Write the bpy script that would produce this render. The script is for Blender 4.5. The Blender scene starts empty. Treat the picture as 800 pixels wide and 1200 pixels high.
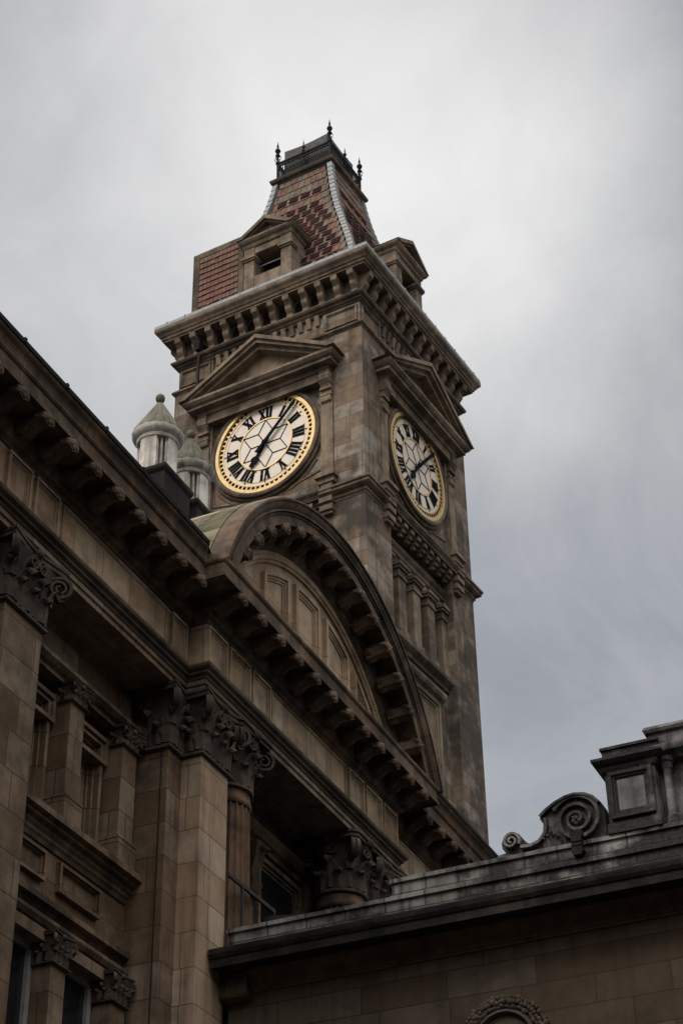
import bpy, bmesh, math, random
from mathutils import Vector, Matrix
random.seed(7)
PI = math.pi
sc = bpy.context.scene
COL = sc.collection

# ------------------------------------------------------------------ helpers
class MB:
    """collects shapes; build() links them as one mesh object"""
    def __init__(s):
        s.v, s.f, s.m = [], [], []
        s.xf = None
    def add(s, vs, fs, mat=0):
        o = len(s.v)
        if s.xf:
            vs = [s.xf(*p) for p in vs]
        s.v += [tuple(p) for p in vs]
        s.f += [tuple(i + o for i in f) for f in fs]
        s.m += [mat] * len(fs)
    def box(s, x0, x1, y0, y1, z0, z1, mat=0):
        s.add([(x0,y0,z0),(x1,y0,z0),(x1,y1,z0),(x0,y1,z0),(x0,y0,z1),(x1,y0,z1),(x1,y1,z1),(x0,y1,z1)],
              [(0,3,2,1),(4,5,6,7),(0,1,5,4),(1,2,6,5),(2,3,7,6),(3,0,4,7)], mat)
    def frustum(s, r0, r1, z0, z1, mat=0):
        """rects (x0,x1,y0,y1) at two heights"""
        a, b = r0, r1
        s.add([(a[0],a[2],z0),(a[1],a[2],z0),(a[1],a[3],z0),(a[0],a[3],z0),(b[0],b[2],z1),(b[1],b[2],z1),(b[1],b[3],z1),(b[0],b[3],z1)],
              [(0,3,2,1),(4,5,6,7),(0,1,5,4),(1,2,6,5),(2,3,7,6),(3,0,4,7)], mat)
    def prism(s, poly, a0, a1, axis='y', mat=0):
        """poly in the other two axes; axis 'y': (x,z), 'x': (y,z), 'z': (x,y)"""
        n = len(poly)
        def P(p, a):
            if axis == 'y': return (p[0], a, p[1])
            if axis == 'x': return (a, p[0], p[1])
            return (p[0], p[1], a)
        vs = [P(p, a0) for p in poly] + [P(p, a1) for p in poly]
        fs = [tuple(range(n)), tuple(range(2*n-1, n-1, -1))]
        fs += [(i, (i+1) % n, (i+1) % n + n, i + n) for i in range(n)]
        s.add(vs, fs, mat)
    def sweep(s, prof, path, closed=False, mat=0):
        """prof: closed polygon (offset, z); path: xy points, outward on the right of travel"""
        n, k = len(path), len(prof)
        mit = []
        for i in range(n):
            def nrm(a, b):
                d = Vector((b[0]-a[0], b[1]-a[1])).normalized()
                return Vector((d.y, -d.x))
            if closed or 0 < i < n-1:
                n0 = nrm(path[i-1], path[i]); n1 = nrm(path[i], path[(i+1) % n])
                m = (n0 + n1); m = m / (m.dot(n0) if abs(m.dot(n0)) > 1e-6 else 1)
            elif i == 0: m = nrm(path[0], path[1])
            else: m = nrm(path[-2], path[-1])
            mit.append(m)
        vs = [(path[i][0] + mit[i].x*o, path[i][1] + mit[i].y*o, z) for i in range(n) for (o, z) in prof]
        fs = []
        for i in range(n if closed else n-1):
            j = (i+1) % n
            for q in range(k):
                w = (q+1) % k
                fs.append((i*k+q, i*k+w, j*k+w, j*k+q))
        if not closed:
            fs.append(tuple(range(k))); fs.append(tuple((n-1)*k + q for q in range(k-1, -1, -1)))
        s.add(vs, fs, mat)
    def lathe(s, prof, c=(0,0), seg=24, mat=0, radfn=None):
        """open profile (r,z), capped at both ends"""
        k = len(prof); vs = []; fs = []
        for i in range(seg):
            a = 2*PI*i/seg
            for (r, z) in prof:
                rr = r*(radfn(a, z) if radfn else 1)
                vs.append((c[0]+rr*math.cos(a), c[1]+rr*math.sin(a), z))
        for i in range(seg):
            j = (i+1) % seg
            for q in range(k-1):
                fs.append((i*k+q, j*k+q, j*k+q+1, i*k+q+1))
        fs.append(tuple(i*k for i in range(seg-1, -1, -1)))
        fs.append(tuple(i*k+k-1 for i in range(seg)))
        s.add(vs, fs, mat)
    def tube(s, pts, r, seg=8, mat=0, flat=None):
        """round tube of radius r (number or list) along 3D points"""
        pts = [Vector(p) for p in pts]; n = len(pts); vs = []; fs = []
        for i, p in enumerate(pts):
            d = (pts[min(i+1, n-1)] - pts[max(i-1, 0)]).normalized()
            up = Vector((0,0,1)) if abs(d.z) < .9 else Vector((1,0,0))
            if flat is not None: up = Vector(flat)
            e1 = d.cross(up).normalized(); e2 = e1.cross(d)
            rr = r[i] if isinstance(r, (list, tuple)) else r
            for q in range(seg):
                a = 2*PI*q/seg
                vs.append(p + e1*rr*math.cos(a) + e2*rr*math.sin(a))
        for i in range(n-1):
            for q in range(seg):
                w = (q+1) % seg
                fs.append((i*seg+q, i*seg+w, (i+1)*seg+w, (i+1)*seg+q))
        fs.append(tuple(range(seg-1, -1, -1))); fs.append(tuple((n-1)*seg+q for q in range(seg)))
        s.add(vs, fs, mat)
    def ribbon(s, pts, wvec, half_w, t, mat=0):
        """rectangular bar along 3D points; wvec is the (constant) width direction, t the thickness"""
        pts = [Vector(p) for p in pts]; w = Vector(wvec).normalized(); n = len(pts); vs = []; fs = []
        for i, p in enumerate(pts):
            d = (pts[min(i+1, n-1)] - pts[max(i-1, 0)]).normalized()
            e = d.cross(w).normalized()
            tt = t[i] if isinstance(t, (list, tuple)) else t
            hw = half_w[i] if isinstance(half_w, (list, tuple)) else half_w
            for (a, b) in ((-1,-1),(1,-1),(1,1),(-1,1)):
                vs.append(p + w*hw*a + e*tt*.5*b)
        for i in range(n-1):
            for q in range(4):
                r = (q+1) % 4
                fs.append((i*4+q, i*4+r, (i+1)*4+r, (i+1)*4+q))
        fs.append((3,2,1,0)); fs.append(tuple((n-1)*4+q for q in range(4)))
        s.add(vs, fs, mat)
    def ball(s, c, r, seg=10, rings=6, mat=0, sz=1.0):
        prof = [(r*math.sin(PI*i/rings)+1e-4, c[2]+sz*r*-math.cos(PI*i/rings)) for i in range(rings+1)]
        s.lathe(prof, (c[0], c[1]), seg, mat)
    def frame(s, plane, u0, u1, z0, z1, w, n0, n1):
        """moulded rectangular frame in a plane; plane(u,n,z)->xyz"""
        old = s.xf
        s.xf = (lambda u, n, z: old(*plane(u, n, z))) if old else plane
        for (a, b, c) in ((0, w*.45, n1), (w*.45, w*.75, n1*.6+n0*.4), (w*.75, w, n1*.3+n0*.7)):
            U0, U1, Z0, Z1 = u0+a, u1-a, z0+a, z1-a; d = b-a
            s.box(U0, U1, n0, c, Z1-d, Z1); s.box(U0, U1, n0, c, Z0, Z0+d)
            s.box(U0, U0+d, n0, c-.001, Z0+d, Z1-d); s.box(U1-d, U1, n0, c-.001, Z0+d, Z1-d)
        s.xf = old
    def build(s, name, mats, parent=None, smooth=None, bevel=0):
        me = bpy.data.meshes.new(name)
        me.from_pydata(s.v, [], s.f)
        if not isinstance(mats, (list, tuple)): mats = [mats]
        for m in mats: me.materials.append(m)
        me.polygons.foreach_set('material_index', s.m)
        bm = bmesh.new(); bm.from_mesh(me)
        bmesh.ops.recalc_face_normals(bm, faces=bm.faces[:])
        bm.to_mesh(me); bm.free()
        if smooth is not None:
            me.polygons.foreach_set('use_smooth', [True]*len(me.polygons))
            try: me.set_sharp_from_angle(angle=math.radians(smooth))
            except Exception: pass
        me.update()
        o = bpy.data.objects.new(name, me); COL.objects.link(o)
        if parent: o.parent = parent
        if bevel:
            b = o.modifiers.new('Bevel', 'BEVEL'); b.width = bevel; b.segments = 1; b.limit_method = 'ANGLE'
        return o

def tag(o, label=None, cat=None, group=None, kind=None):
    if label: o['label'] = label
    if cat: o['category'] = cat
    if group: o['group'] = group
    if kind: o['kind'] = kind
    return o
def empty(name, loc=(0,0,0), rz=0):
    o = bpy.data.objects.new(name, None); COL.objects.link(o)
    o.location = loc; o.rotation_euler = (0,0,rz); o.empty_display_size = .3
    return o
def copy_to(o, parent, loc=None, rot=None):
    c = o.copy(); COL.objects.link(c); c.parent = parent
    if loc is not None: c.location = loc
    if rot is not None: c.rotation_euler = rot
    return c

# ------------------------------------------------------------------ materials
def new_mat(name):
    m = bpy.data.materials.new(name); m.use_nodes = True
    nt = m.node_tree; nt.nodes.clear()
    out = nt.nodes.new('ShaderNodeOutputMaterial'); b = nt.nodes.new('ShaderNodeBsdfPrincipled')
    nt.links.new(b.outputs[0], out.inputs[0])
    return m, nt, b
class N:
    def __init__(s, nt): s.nt = nt; s.n = nt.nodes; s.l = nt.links
    def node(s, t, ins=None, **kw):
        n = s.n.new(t)
        for k, v in kw.items(): setattr(n, k, v)
        for k, v in (ins or {}).items():
            if hasattr(v, 'is_linked') or hasattr(v, 'links'): s.l.new(v, n.inputs[k])
            else: n.inputs[k].default_value = v
        return n
    def math(s, op, a, b=0.0, c=0.0, clamp=False):
        n = s.node('ShaderNodeMath', {0: a, 1: b, 2: c}, operation=op); n.use_clamp = clamp
        return n.outputs[0]
    def mix(s, f, a, b, mode='MIX'):
        n = s.node('ShaderNodeMix', data_type='RGBA', blend_type=mode)
        for k, v in ((0, f), (6, a), (7, b)):
            if hasattr(v, 'links'): s.l.new(v, n.inputs[k])
            else: n.inputs[k].default_value = v if k == 0 or len(v) == 4 else (*v, 1)
        return n.outputs[2]
    def noise(s, vec, scale, detail=5, rough=.6):
        return s.node('ShaderNodeTexNoise', {'Vector': vec, 'Scale': scale, 'Detail': detail, 'Roughness': rough}).outputs[0]
    def ramp(s, f, p0, p1):
        n = s.node('ShaderNodeMapRange', {0: f, 1: p0, 2: p1, 3: 0.0, 4: 1.0}); return n.outputs[0]

def stone(name, c1, c2, soot_col, soot=.5, soot_edge=(.5,.68), block=None, mortar=.012, bump=.25, streak=.35, rough=.9, off=(0,0,0), blockvar=.5, satvar=.3, polar=None):
    m, nt, b = new_mat(name); g = N(nt)
    tc = g.node('ShaderNodeTexCoord'); P = tc.outputs['Object']
    P = g.node('ShaderNodeVectorMath', {0: P, 1: off}, operation='ADD').outputs[0]
    if not block:      # repeats do not share their stains
        rnd = g.math('MULTIPLY', g.node('ShaderNodeObjectInfo').outputs['Random'], 41.0)
        P = g.node('ShaderNodeVectorMath', {0: P, 1: g.node('ShaderNodeCombineXYZ', {0: rnd, 1: rnd, 2: rnd}).outputs[0]}, operation='ADD').outputs[0]
    sp = g.node('ShaderNodeSeparateXYZ', {0: P}); nn = g.node('ShaderNodeSeparateXYZ', {0: tc.outputs['Normal']})
    ax = g.math('ABSOLUTE', nn.outputs[0]); ay = g.math('ABSOLUTE', nn.outputs[1])
    isx = g.math('GREATER_THAN', ax, ay)
    u = g.node('ShaderNodeMix', {0: isx, 2: sp.outputs[0], 3: sp.outputs[1]}, data_type='FLOAT').outputs[0]
    n_big = g.noise(P, .55, 4, .55); n_mid = g.noise(P, 2.6, 6, .65); n_fine = g.noise(P, 22, 6, .7)
    col = g.mix(g.ramp(n_mid, .3, .7), c1, c2)
    height = n_fine
    if block:
        vec = g.node('ShaderNodeCombineXYZ', {0: u, 1: sp.outputs[2], 2: 0.0}).outputs[0]
        if polar:      # joints radiating from a centre in the (y, z) plane
            an = g.math('ARCTAN2', g.math('SUBTRACT', sp.outputs[2], polar[1]), g.math('SUBTRACT', sp.outputs[1], polar[0]))
            vec = g.node('ShaderNodeCombineXYZ', {0: g.math('MULTIPLY', an, 4.4), 1: sp.outputs[0] if len(polar) > 2 else .5, 2: 0.0}).outputs[0]
        # a slight waver so the joints are not ruler-straight
        wob = g.node('ShaderNodeTexNoise', {'Vector': P, 'Scale': 3.0, 'Detail': 2.0}).outputs[1]
        vec = g.node('ShaderNodeVectorMath', {0: wob, 1: (.02,.02,0), 2: vec}, operation='MULTIPLY_ADD').outputs[0]
        br = g.node('ShaderNodeTexBrick', {'Vector': vec, 'Color1': (0,0,0,1), 'Color2': (1,1,1,1), 'Mortar': (.5,.5,.5,1), 'Scale': 1.0,
                    'Mortar Size': mortar, 'Mortar Smooth': .25, 'Bias': 0.0, 'Brick Width': block[0], 'Row Height': block[1]})
        br.offset = .42 if (not polar or len(polar) > 2) else 0; br.squash = .8; br.squash_frequency = 3
        tint = g.node('ShaderNodeSeparateColor', {0: br.outputs[0]}).outputs[0]
        hue = g.node('ShaderNodeHueSaturation', {'Hue': g.math('MULTIPLY_ADD', tint, .016, .490), 'Saturation': g.math('SUBTRACT', 1.0 + satvar*.45, g.math('MULTIPLY', tint, satvar)),
                     'Value': g.math('MULTIPLY_ADD', tint, blockvar, 1-blockvar*.5), 'Fac': 1.0, 'Color': col})
        col = hue.outputs[0]
        col = g.mix(g.math('MULTIPLY', br.outputs[1], .75), col, tuple(x*.22 for x in c2))
        height = g.math('SUBTRACT', g.math('MULTIPLY', n_fine, .35), g.math('MULTIPLY', br.outputs[1], 1.2))
    # soot: patchy, with its own shape
    sm = g.math('MULTIPLY', g.ramp(g.math('ADD', g.math('MULTIPLY', n_big, .6), g.math('MULTIPLY', n_mid, .4)), soot_edge[0], soot_edge[1]), soot)
    col = g.mix(sm, col, soot_col)
    sv = g.node('ShaderNodeVectorMath', {0: P, 1: (4.5, 4.5, .28)}, operation='MULTIPLY').outputs[0]
    st = g.math('MULTIPLY', g.ramp(g.noise(sv, 1.0, 5, .6), .5, .72), streak)
    col = g.mix(st, col, soot_col)
    col = g.mix(g.math('MULTIPLY', g.ramp(n_fine, .35, .75), .3), col, tuple(x*.55 for x in c1))
    g.l.new(col, b.inputs['Base Color']); b.inputs['Roughness'].default_value = rough
    b.inputs['Specular IOR Level'].default_value = .25
    bp = g.node('ShaderNodeBump', {'Strength': bump, 'Distance': .03, 'Height': height})
    g.l.new(bp.outputs[0], b.inputs['Normal'])
    return m

def plain(name, col, rough=.6, metal=0.0, var=.25, scale=6, bump=.1, col2=None, spec=.5):
    m, nt, b = new_mat(name); g = N(nt)
    P = g.node('ShaderNodeTexCoord').outputs['Object']
    n = g.noise(P, scale, 5, .65)
    c = g.mix(g.ramp(n, .35, .7), col, col2 or tuple(x*(1-var) for x in col))
    g.l.new(c, b.inputs['Base Color']); b.inputs['Roughness'].default_value = rough; b.inputs['Metallic'].default_value = metal
    b.inputs['Specular IOR Level'].default_value = spec
    bp = g.node('ShaderNodeBump', {'Strength': bump, 'Distance': .02, 'Height': g.noise(P, scale*5, 4, .6)})
    g.l.new(bp.outputs[0], b.inputs['Normal'])
    return m

SOOT = (.020,.016,.013)
M_ASH   = stone('facade ashlar sandstone', (.225,.152,.095), (.128,.085,.053), SOOT, .7, (.46,.66), (1.15,.52), .010, .4, .6, off=(0,.3,.05), blockvar=.55, satvar=.4)
M_ASHL  = stone('lightened portico sandstone', (.430,.312,.205), (.310,.222,.148), SOOT, .55, (.48,.68), (1.15,.52), .009, .4, .5, off=(0,.3,.05), blockvar=.3, satvar=.3)  # facade ashlar lightened: partly its own tone, partly extra sky light painted in
M_SOOTY = stone('soot-stained sandstone', (.130,.090,.060), (.065,.046,.033), SOOT, .8, (.42,.60), None, 0, .4, .5)
M_FRZ   = stone('frieze sandstone', (.500,.360,.228), (.340,.242,.152), SOOT, .6, (.48,.66), (.95,.9), .009, .4, .5, off=(0,.11,.35), blockvar=.4, satvar=.35)
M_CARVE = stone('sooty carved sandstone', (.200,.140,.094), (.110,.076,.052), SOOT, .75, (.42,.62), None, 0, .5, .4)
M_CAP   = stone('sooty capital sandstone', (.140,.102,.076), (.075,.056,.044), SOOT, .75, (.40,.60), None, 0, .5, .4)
M_CORN  = stone('weathered cornice sandstone', (.210,.135,.080), (.095,.062,.039), SOOT, .85, (.42,.58), (1.6,4.0), .010, .45, .7)
M_ARCH  = stone('sooty arch voussoir sandstone', (.190,.128,.082), (.095,.064,.043), SOOT, .85, (.42,.58), (.78, 3.0), .012, .5, .5, blockvar=.5, polar=(24.74, 15.95))
M_TOW   = stone('tower ashlar sandstone', (.290,.220,.156), (.150,.116,.086), (.028,.024,.021), .8, (.44,.58), (.98,.44), .007, .45, .8, off=(.3,.2,.1), blockvar=.6, satvar=.6)
M_TOWT  = stone('tower trim sandstone', (.310,.230,.158), (.185,.138,.097), (.036,.030,.026), .75, (.43,.60), None, 0, .5, .6)
M_TOWD  = stone('grimy tower moulding sandstone', (.225,.165,.112), (.115,.086,.061), (.024,.020,.017), .8, (.42,.58), None, 0, .5, .65)
M_PALE  = stone('pale turret stone', (.72,.665,.58), (.44,.405,.345), (.080,.070,.058), .65, (.47,.63), None, 0, .5, .85)
M_CONE  = stone('lichened turret cap stone', (.23,.21,.16), (.12,.11,.08), (.035,.035,.026), .75, (.42,.58), None, 0, .8, .4)
M_STREAK = stone('pale streaked panel stone', (.215,.203,.192), (.135,.126,.120), (.022,.021,.021), .7, (.48,.62), None, 0, .4, .95)
M_WING  = stone('wing ashlar sandstone', (.088,.062,.041), (.062,.044,.029), SOOT, .5, (.48,.68), (1.25,.385), .008, .3, .45, off=(.4,0,.12), blockvar=.4, satvar=.3)
M_WMOLD = stone('wing moulding sandstone', (.150,.098,.060), (.095,.063,.041), SOOT, .6, (.45,.65), None, 0, .3, .4)
M_BLACK = stone('soot-black cornice stone', (.048,.038,.030), (.014,.011,.009), (.005,.004,.004), .85, (.40,.54), None, 0, .7, .8)
M_PARA  = stone('grey weathered parapet stone', (.300,.282,.258), (.085,.079,.073), (.010,.009,.009), .95, (.45,.54), (.6,.24), .014, .8, .98)
M_PIER  = stone('grey weathered carved stone', (.270,.250,.238), (.090,.083,.081), (.011,.010,.011), .95, (.44,.56), None, 0, .8, .98)
M_DUSK  = stone('dark low-bounce sandstone', (.080,.058,.040), (.050,.037,.026), SOOT, .5, (.5,.7), (1.2,.45), .01, .2, .3)  # for the added shade buildings, dark so less light bounces into the court
M_LEAD  = plain('lead flashing', (.25,.25,.25), .6, .0, .4, 3, .3)
M_LEADD = plain('dark lead gutter', (.026,.026,.027), .85, .0, .5, 5, .2, spec=.15)
M_MOSS  = stone('mossy slab roof', (.235,.200,.118), (.120,.108,.055), (.030,.028,.018), .95, (.45,.53), (.42,.62), .022, 1.0, 0, blockvar=.9, satvar=.4, polar=(24.74, 15.95, 1))
M_IRON  = plain('black wrought iron', (.012,.012,.013), .75, 0, .3, 8, .1, spec=.2)
M_CURB  = plain('weathered lead curb', (.130,.122,.112), .85, 0, .5, 4, .2, col2=(.065,.062,.057), spec=.2)
M_GOLD  = plain('gilding', (.68,.47,.20), .45, .3, .35, 10, .06)
M_GLASS = plain('opal clock glass', (.72,.625,.515), .4, 0, .14, 2.2, .02)
M_BLK   = plain('black clock paint', (.008,.008,.009), .9, 0, .3, 9, .03, spec=.08)
M_TILE1 = plain('dark maroon roof tile', (.026,.009,.008), .95, 0, .5, 9, .3, col2=(.012,.006,.006), spec=.1)
M_TILE2 = plain('buff roof tile', (.205,.158,.118), .95, 0, .4, 2.6, .5, col2=(.085,.062,.048), spec=.2)
M_TILE3 = plain('faded red roof tile', (.215,.112,.082), .95, 0, .4, 3, .5, col2=(.100,.056,.044), spec=.2)
M_WHITE = plain('grubby white painted sash', (.26,.255,.245), .7, 0, .35, 6, .05)
M_PANE  = plain('dark window glass', (.012,.013,.015), .06, 0, .2, 2, .0, spec=.6)
M_VOID  = plain('dark louvre', (.014,.011,.010), .95, 0, .4, 8, .2, spec=.1)
M_PIPE  = plain('painted iron pipe', (.018,.016,.015), .8, 0, .4, 8, .15, spec=.2)
M_BOX   = plain('dark galvanised sheet', (.040,.038,.036), .8, 0, .4, 5, .1, spec=.2)
M_PAVE  = stone('dark low-bounce paving', (.070,.066,.062), (.045,.043,.041), (.02,.02,.02), .4, (.5,.7), None, 0, .2, 0)  # darkened to cut the light bounced up from the ground

# ------------------------------------------------------------------ ornament
def leaf(mb, p, ang, w, h, proj, mat=0, tuck=.02):
    """acanthus leaf growing up from p, leaning out along ang and curling over"""
    n = Vector((math.cos(ang), math.sin(ang), 0)); t = Vector((-n.y, n.x, 0))
    NU, NV = 9, 11; front, back = [], []
    for j in range(NV):
        v = j/(NV-1)
        out = proj*(.12*v + .95*max(0, (v-.45)/.55)**2)
        zz = h*(v if v < .86 else .86 + .14*math.sin((v-.86)/.14*PI*.5)*.35) - h*.17*max(0, (v-.86)/.14)**2
        ww = .5*w*(.78 + .34*math.sin(PI*min(1, v*1.1)))*(1-.72*max(0, (v-.72)/.28)**2)
        for i in range(NU):
            u = -1 + 2*i/(NU-1)
            lob = 1 - .24*abs(math.sin(PI*3.5*v))*abs(u)**2
            grove = -.045*w if i in (2, 6) else (.05*w if i == 4 else 0)
            sag = -.16*w*u*u
            q = Vector(p) + t*(u*ww*lob) + n*(out + grove + sag + .04*w + tuck) + Vector((0,0,zz - .05*h*abs(u)*abs(math.sin(PI*3.5*v))))
            front.append(q); back.append(q - n*.03 - Vector((0,0,.012 if v > .8 else 0)))
    K = NU*NV; fs = []
    for j in range(NV-1):
        for i in range(NU-1):
            a = j*NU+i
            fs.append((a, a+1, a+1+NU, a+NU)); fs.append((K+a, K+a+NU, K+a+1+NU, K+a+1))
    rim = [i for i in range(NU)] + [j*NU+NU-1 for j in range(1, NV)] + [(NV-1)*NU+i for i in range(NU-2, -1, -1)] + [j*NU for j in range(NV-2, 0, -1)]
    for a, b in zip(rim, rim[1:]+rim[:1]): fs.append((a, K+a, K+b, b))
    mb.add(front+back, fs, mat)

def volute(mb, c, ang, R, half_w, turns=1.9, stem=None, sgn=1, t=.035):
    """spiral ribbon in the vertical plane along ang, its stem rising from the bell"""
    n = Vector((math.cos(ang), math.sin(ang), 0)); pts = []; tt = []
    if stem: 
        s0 = Vector(stem); top = Vector(c) + Vector((0,0,R)) - n*R*.2*sgn
        for k in range(5):
            f = k/5; pts.append(s0.lerp(top, f) + n*(-R*.5*math.sin(f*PI))*sgn + Vector((0,0,R*.25*math.sin(f*PI)))); tt.append(t*.8)
    NS = int(22*turns)
    for k in range(NS+1):
        f = k/NS; a = PI/2 - sgn*2*PI*turns*f; r = R*(1-.8*f)
        pts.append(Vector(c) + n*(r*math.cos(a)) + Vector((0,0,r*math.sin(a)))); tt.append(t*(1-.45*f))
    mb.ribbon(pts, (-n.y, n.x, 0), [half_w]*len(pts), tt)

def round_capital(r, H):
    """Corinthian capital, base at z=0, height H, neck radius r"""
    mb = MB()
    mb.lathe([(r*.9,0),(r*1.06,0),(r*1.13,.02*H),(r*1.13,.055*H),(r*1.06,.075*H),(r*.98,.08*H),(r*.98,.45*H),(r*1.05,.7*H),(r*1.28,.87*H),(r*1.3,.89*H),(r*.9,.89*H)], seg=32)
    for k in range(8): 
        a = PI/8 + k*PI/4
        leaf(mb, (r*.98*math.cos(a), r*.98*math.sin(a), .08*H), a, r*.84, .36*H, r*.36)
    for k in range(8):
        a = k*PI/4
        leaf(mb, (r*.98*math.cos(a), r*.98*math.sin(a), .10*H), a, r*.80, .60*H, r*.50)
    for k in range(4):
        a = PI/4 + k*PI/2
        for da in (-.12, .12):
            c = (r*1.52*math.cos(a+da*.35), r*1.52*math.sin(a+da*.35), .70*H)
            volute(mb, c, a+da, .17*H, .035, 2.0, (r*.95*math.cos(a+da*2.6), r*.95*math.sin(a+da*2.6), .42*H), t=.045)
        b = k*PI/2
        for da in (-.17, .17):
            q = b+da
            tdir = q + (PI/2 if da < 0 else -PI/2)
            volute(mb, (r*1.26*math.cos(q), r*1.26*math.sin(q), .74*H), tdir, .10*H, .03, 1.6, t=.032)
        mb.ball((r*1.36*math.cos(b), r*1.36*math.sin(b), .93*H), .10*r+.05, 8, 5)
        leaf(mb, (r*1.2*math.cos(a), r*1.2*math.sin(a), .40*H), a, r*.5, .30*H, r*.42)
    # abacus: concave sides, cut corners
    poly = []
    for k in range(4):
        a0 = PI/4 + k*PI/2
        for f in (.06, .25, .5, .75, .94):
            a = a0 + (f)*PI/2
            rr = r*(1.86 - .56*math.sin(f*PI)); poly.append((rr*math.cos(a), rr*math.sin(a)))
    mb.prism(poly, .89*H, .955*H, 'z'); mb.prism([(x*1.05, y*1.05) for x, y in poly], .955*H, H, 'z')
    return mb

def flat_capital(W, D, H, rich=True):
    """pilaster capital; front faces +x, centred on y, standing on z=0; the face is at x=0, body reaches back D"""
    mb = MB(); w = W/2
    ast = [(-w-.0,-D),( w+.0,0)]
    # astragal around three sides: y from -w..w, x from -D..0
    path = [(-D, -w), (0, -w), (0, w), (-D, w)]
    mb.sweep([(-.05,0),(.03,0),(.055,.02*H),(.055,.055*H),(.03,.075*H),(-.05,.075*H)], path)
    mb.frustum((-D, .0, -w, w), (-D, .02, -w-.01, w+.01), .07*H, .6*H)
    mb.frustum((-D, .02, -w-.01, w+.01), (-D, .12*W+.02, -w-.1*W, w+.1*W), .6*H, .89*H)
    def side(u, fy): return (u, fy)
    row1 = [(0, -.34*W, 0.), (0, 0, 0.), (0, .34*W, 0.)]
    row2 = [(0, -.17*W, 0.), (0, .17*W, 0.), (0, -w, -PI/4), (0, w, PI/4)]
    nd = max(1, int(round(D/(.34*W))))
    for k in range(nd):
        x = -D*(k+.5)/nd
        row1 += [(x, -w, -PI/2), (x, w, PI/2)]
    for k in range(max(1, nd-1)):
        x = -D*(k+1)/max(1, nd)
        row2 += [(x, -w, -PI/2), (x, w, PI/2)]
    for x, y, a in row2: leaf(mb, (x, y, .09*H), a, W*.34, .60*H, W*.24)
    for x, y, a in row1: leaf(mb, (x, y, .075*H), a, W*.34, .37*H, W*.17, tuck=.05)
    for s_ in (-1, 1):
        a = s_*PI/4
        for da in ((-.14, .14) if rich else (0,)):
            c = (.15*W*math.cos(a)/.7071 + .0, s_*(w+.13*W) , .70*H)
            volute(mb, c, a+da, .17*H, .03*W+.008, 2.0, (.02, s_*(w-.2*W+da*.6*s_*0), .44*H), t=.045*H)
        leaf(mb, (.05, s_*(w+.03*W), .38*H), a, W*.24, .30*H, W*.22)
        if rich:
            volute(mb, (.16*W, s_*.12*W, .74*H), s_*PI/2*-1, .10*H, .03, 1.6, (.03, s_*.25*W, .46*H), t=.032)
            if D > .3:
                volute(mb, (-D*.6, s_*(w+.14*W), .74*H), 0, .10*H, .03, 1.6, t=.032)
    mb.ball((.17*W, 0, .92*H), .06*W+.02, 8, 5)
    e = .20*W
    poly = [(-D, -w-e), (.0, -w-e*.9), (e*1.05, -w-e*1.05), (e*.95, -w-e*.55), (.12*W, -w*.4), (.11*W, 0), (.12*W, w*.4), (e*.95, w+e*.55), (e*1.05, w+e*1.05), (0, w+e*.9), (-D, w+e)]
    mb.prism(poly, .89*H, .955*H, 'z')
    mb.prism([(-D if x == -D else x+.02, y*1.03) for x, y in poly], .955*H, H, 'z')
    return mb

def modillion_mesh(L=.50, Wd=.25, Hh=.26):
    """scroll bracket under a soffit: x outward, z=0 at the soffit, hanging down"""
    mb = MB(); h = Wd/2
    bot = []
    for k in range(9):   # large back scroll
        a = PI*1.0 + k/8*PI*.9
        bot.append((.13 + .13*math.cos(a), -Hh*.52 + .48*Hh*math.sin(a)))
    bot += [(.30, -Hh*.36), (.36, -Hh*.33)]
    for k in range(6):
        a = PI*1.1 + k/5*PI*.9
        bot.append((.43 + .07*math.cos(a), -Hh*.34 + .22*Hh*math.sin(a)))
    poly = [(0,0)] + bot + [(L, 0)]
    mb.prism(poly, -h, h, 'y')
    for s_ in (-1, 1):
        for (cx, cz, R) in ((.13, -Hh*.52, .11), (.43, -Hh*.33, .055)):
            pts = []
            for k in range(19):
                f = k/18; a = f*2*PI*1.6; r = R*(1-.75*f)
                pts.append((cx + r*math.cos(a), s_*(h+.006), cz + r*math.sin(a)))
            mb.ribbon(pts, (0,1,0), .014, .024)
    # acanthus under the bracket, tip curling at the front
    NV = 8; vs = []; fs = []
    for j in range(NV):
        v = j/(NV-1); x = .10 + .42*v
        z = -Hh*(1.02 - .55*math.sin(v*PI*.5)) - .03 - .05*max(0, (v-.7)/.3)
        ww = h*(.6 + .75*math.sin(v*PI*.75))*(1-.2*abs(math.sin(v*9)))
        for i in range(5):
            u = -1+i/2
            vs.append((x, u*ww, z + .045*abs(u) - (.02 if i == 2 else 0)))
    for j in range(NV):
        for i in range(5):
            q = vs[j*5+i]; vs.append((q[0], q[1], q[2]+.05))
    K = NV*5
    for j in range(NV-1):
        for i in range(4):
            a = j*5+i; fs += [(a, a+1, a+6, a+5), (K+a, K+a+5, K+a+6, K+a+1)]
    rim = list(range(5)) + [j*5+4 for j in range(1, NV)] + [(NV-1)*5+i for i in range(3, -1, -1)] + [j*5 for j in range(NV-2, 0, -1)]
    for a, b in zip(rim, rim[1:]+rim[:1]): fs.append((a, K+a, K+b, b))
    mb.add(vs, fs)
    # curled leaf end at the front
    for k in range(-2, 3):
        mb.ball((L-.005+.012*(2-abs(k)), k*.046, -.085-.012*abs(k)), .048, 7, 5, sz=1.5)
    mb.ball((L+.01, 0, -.15), .05, 7, 5)
    return mb

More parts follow.
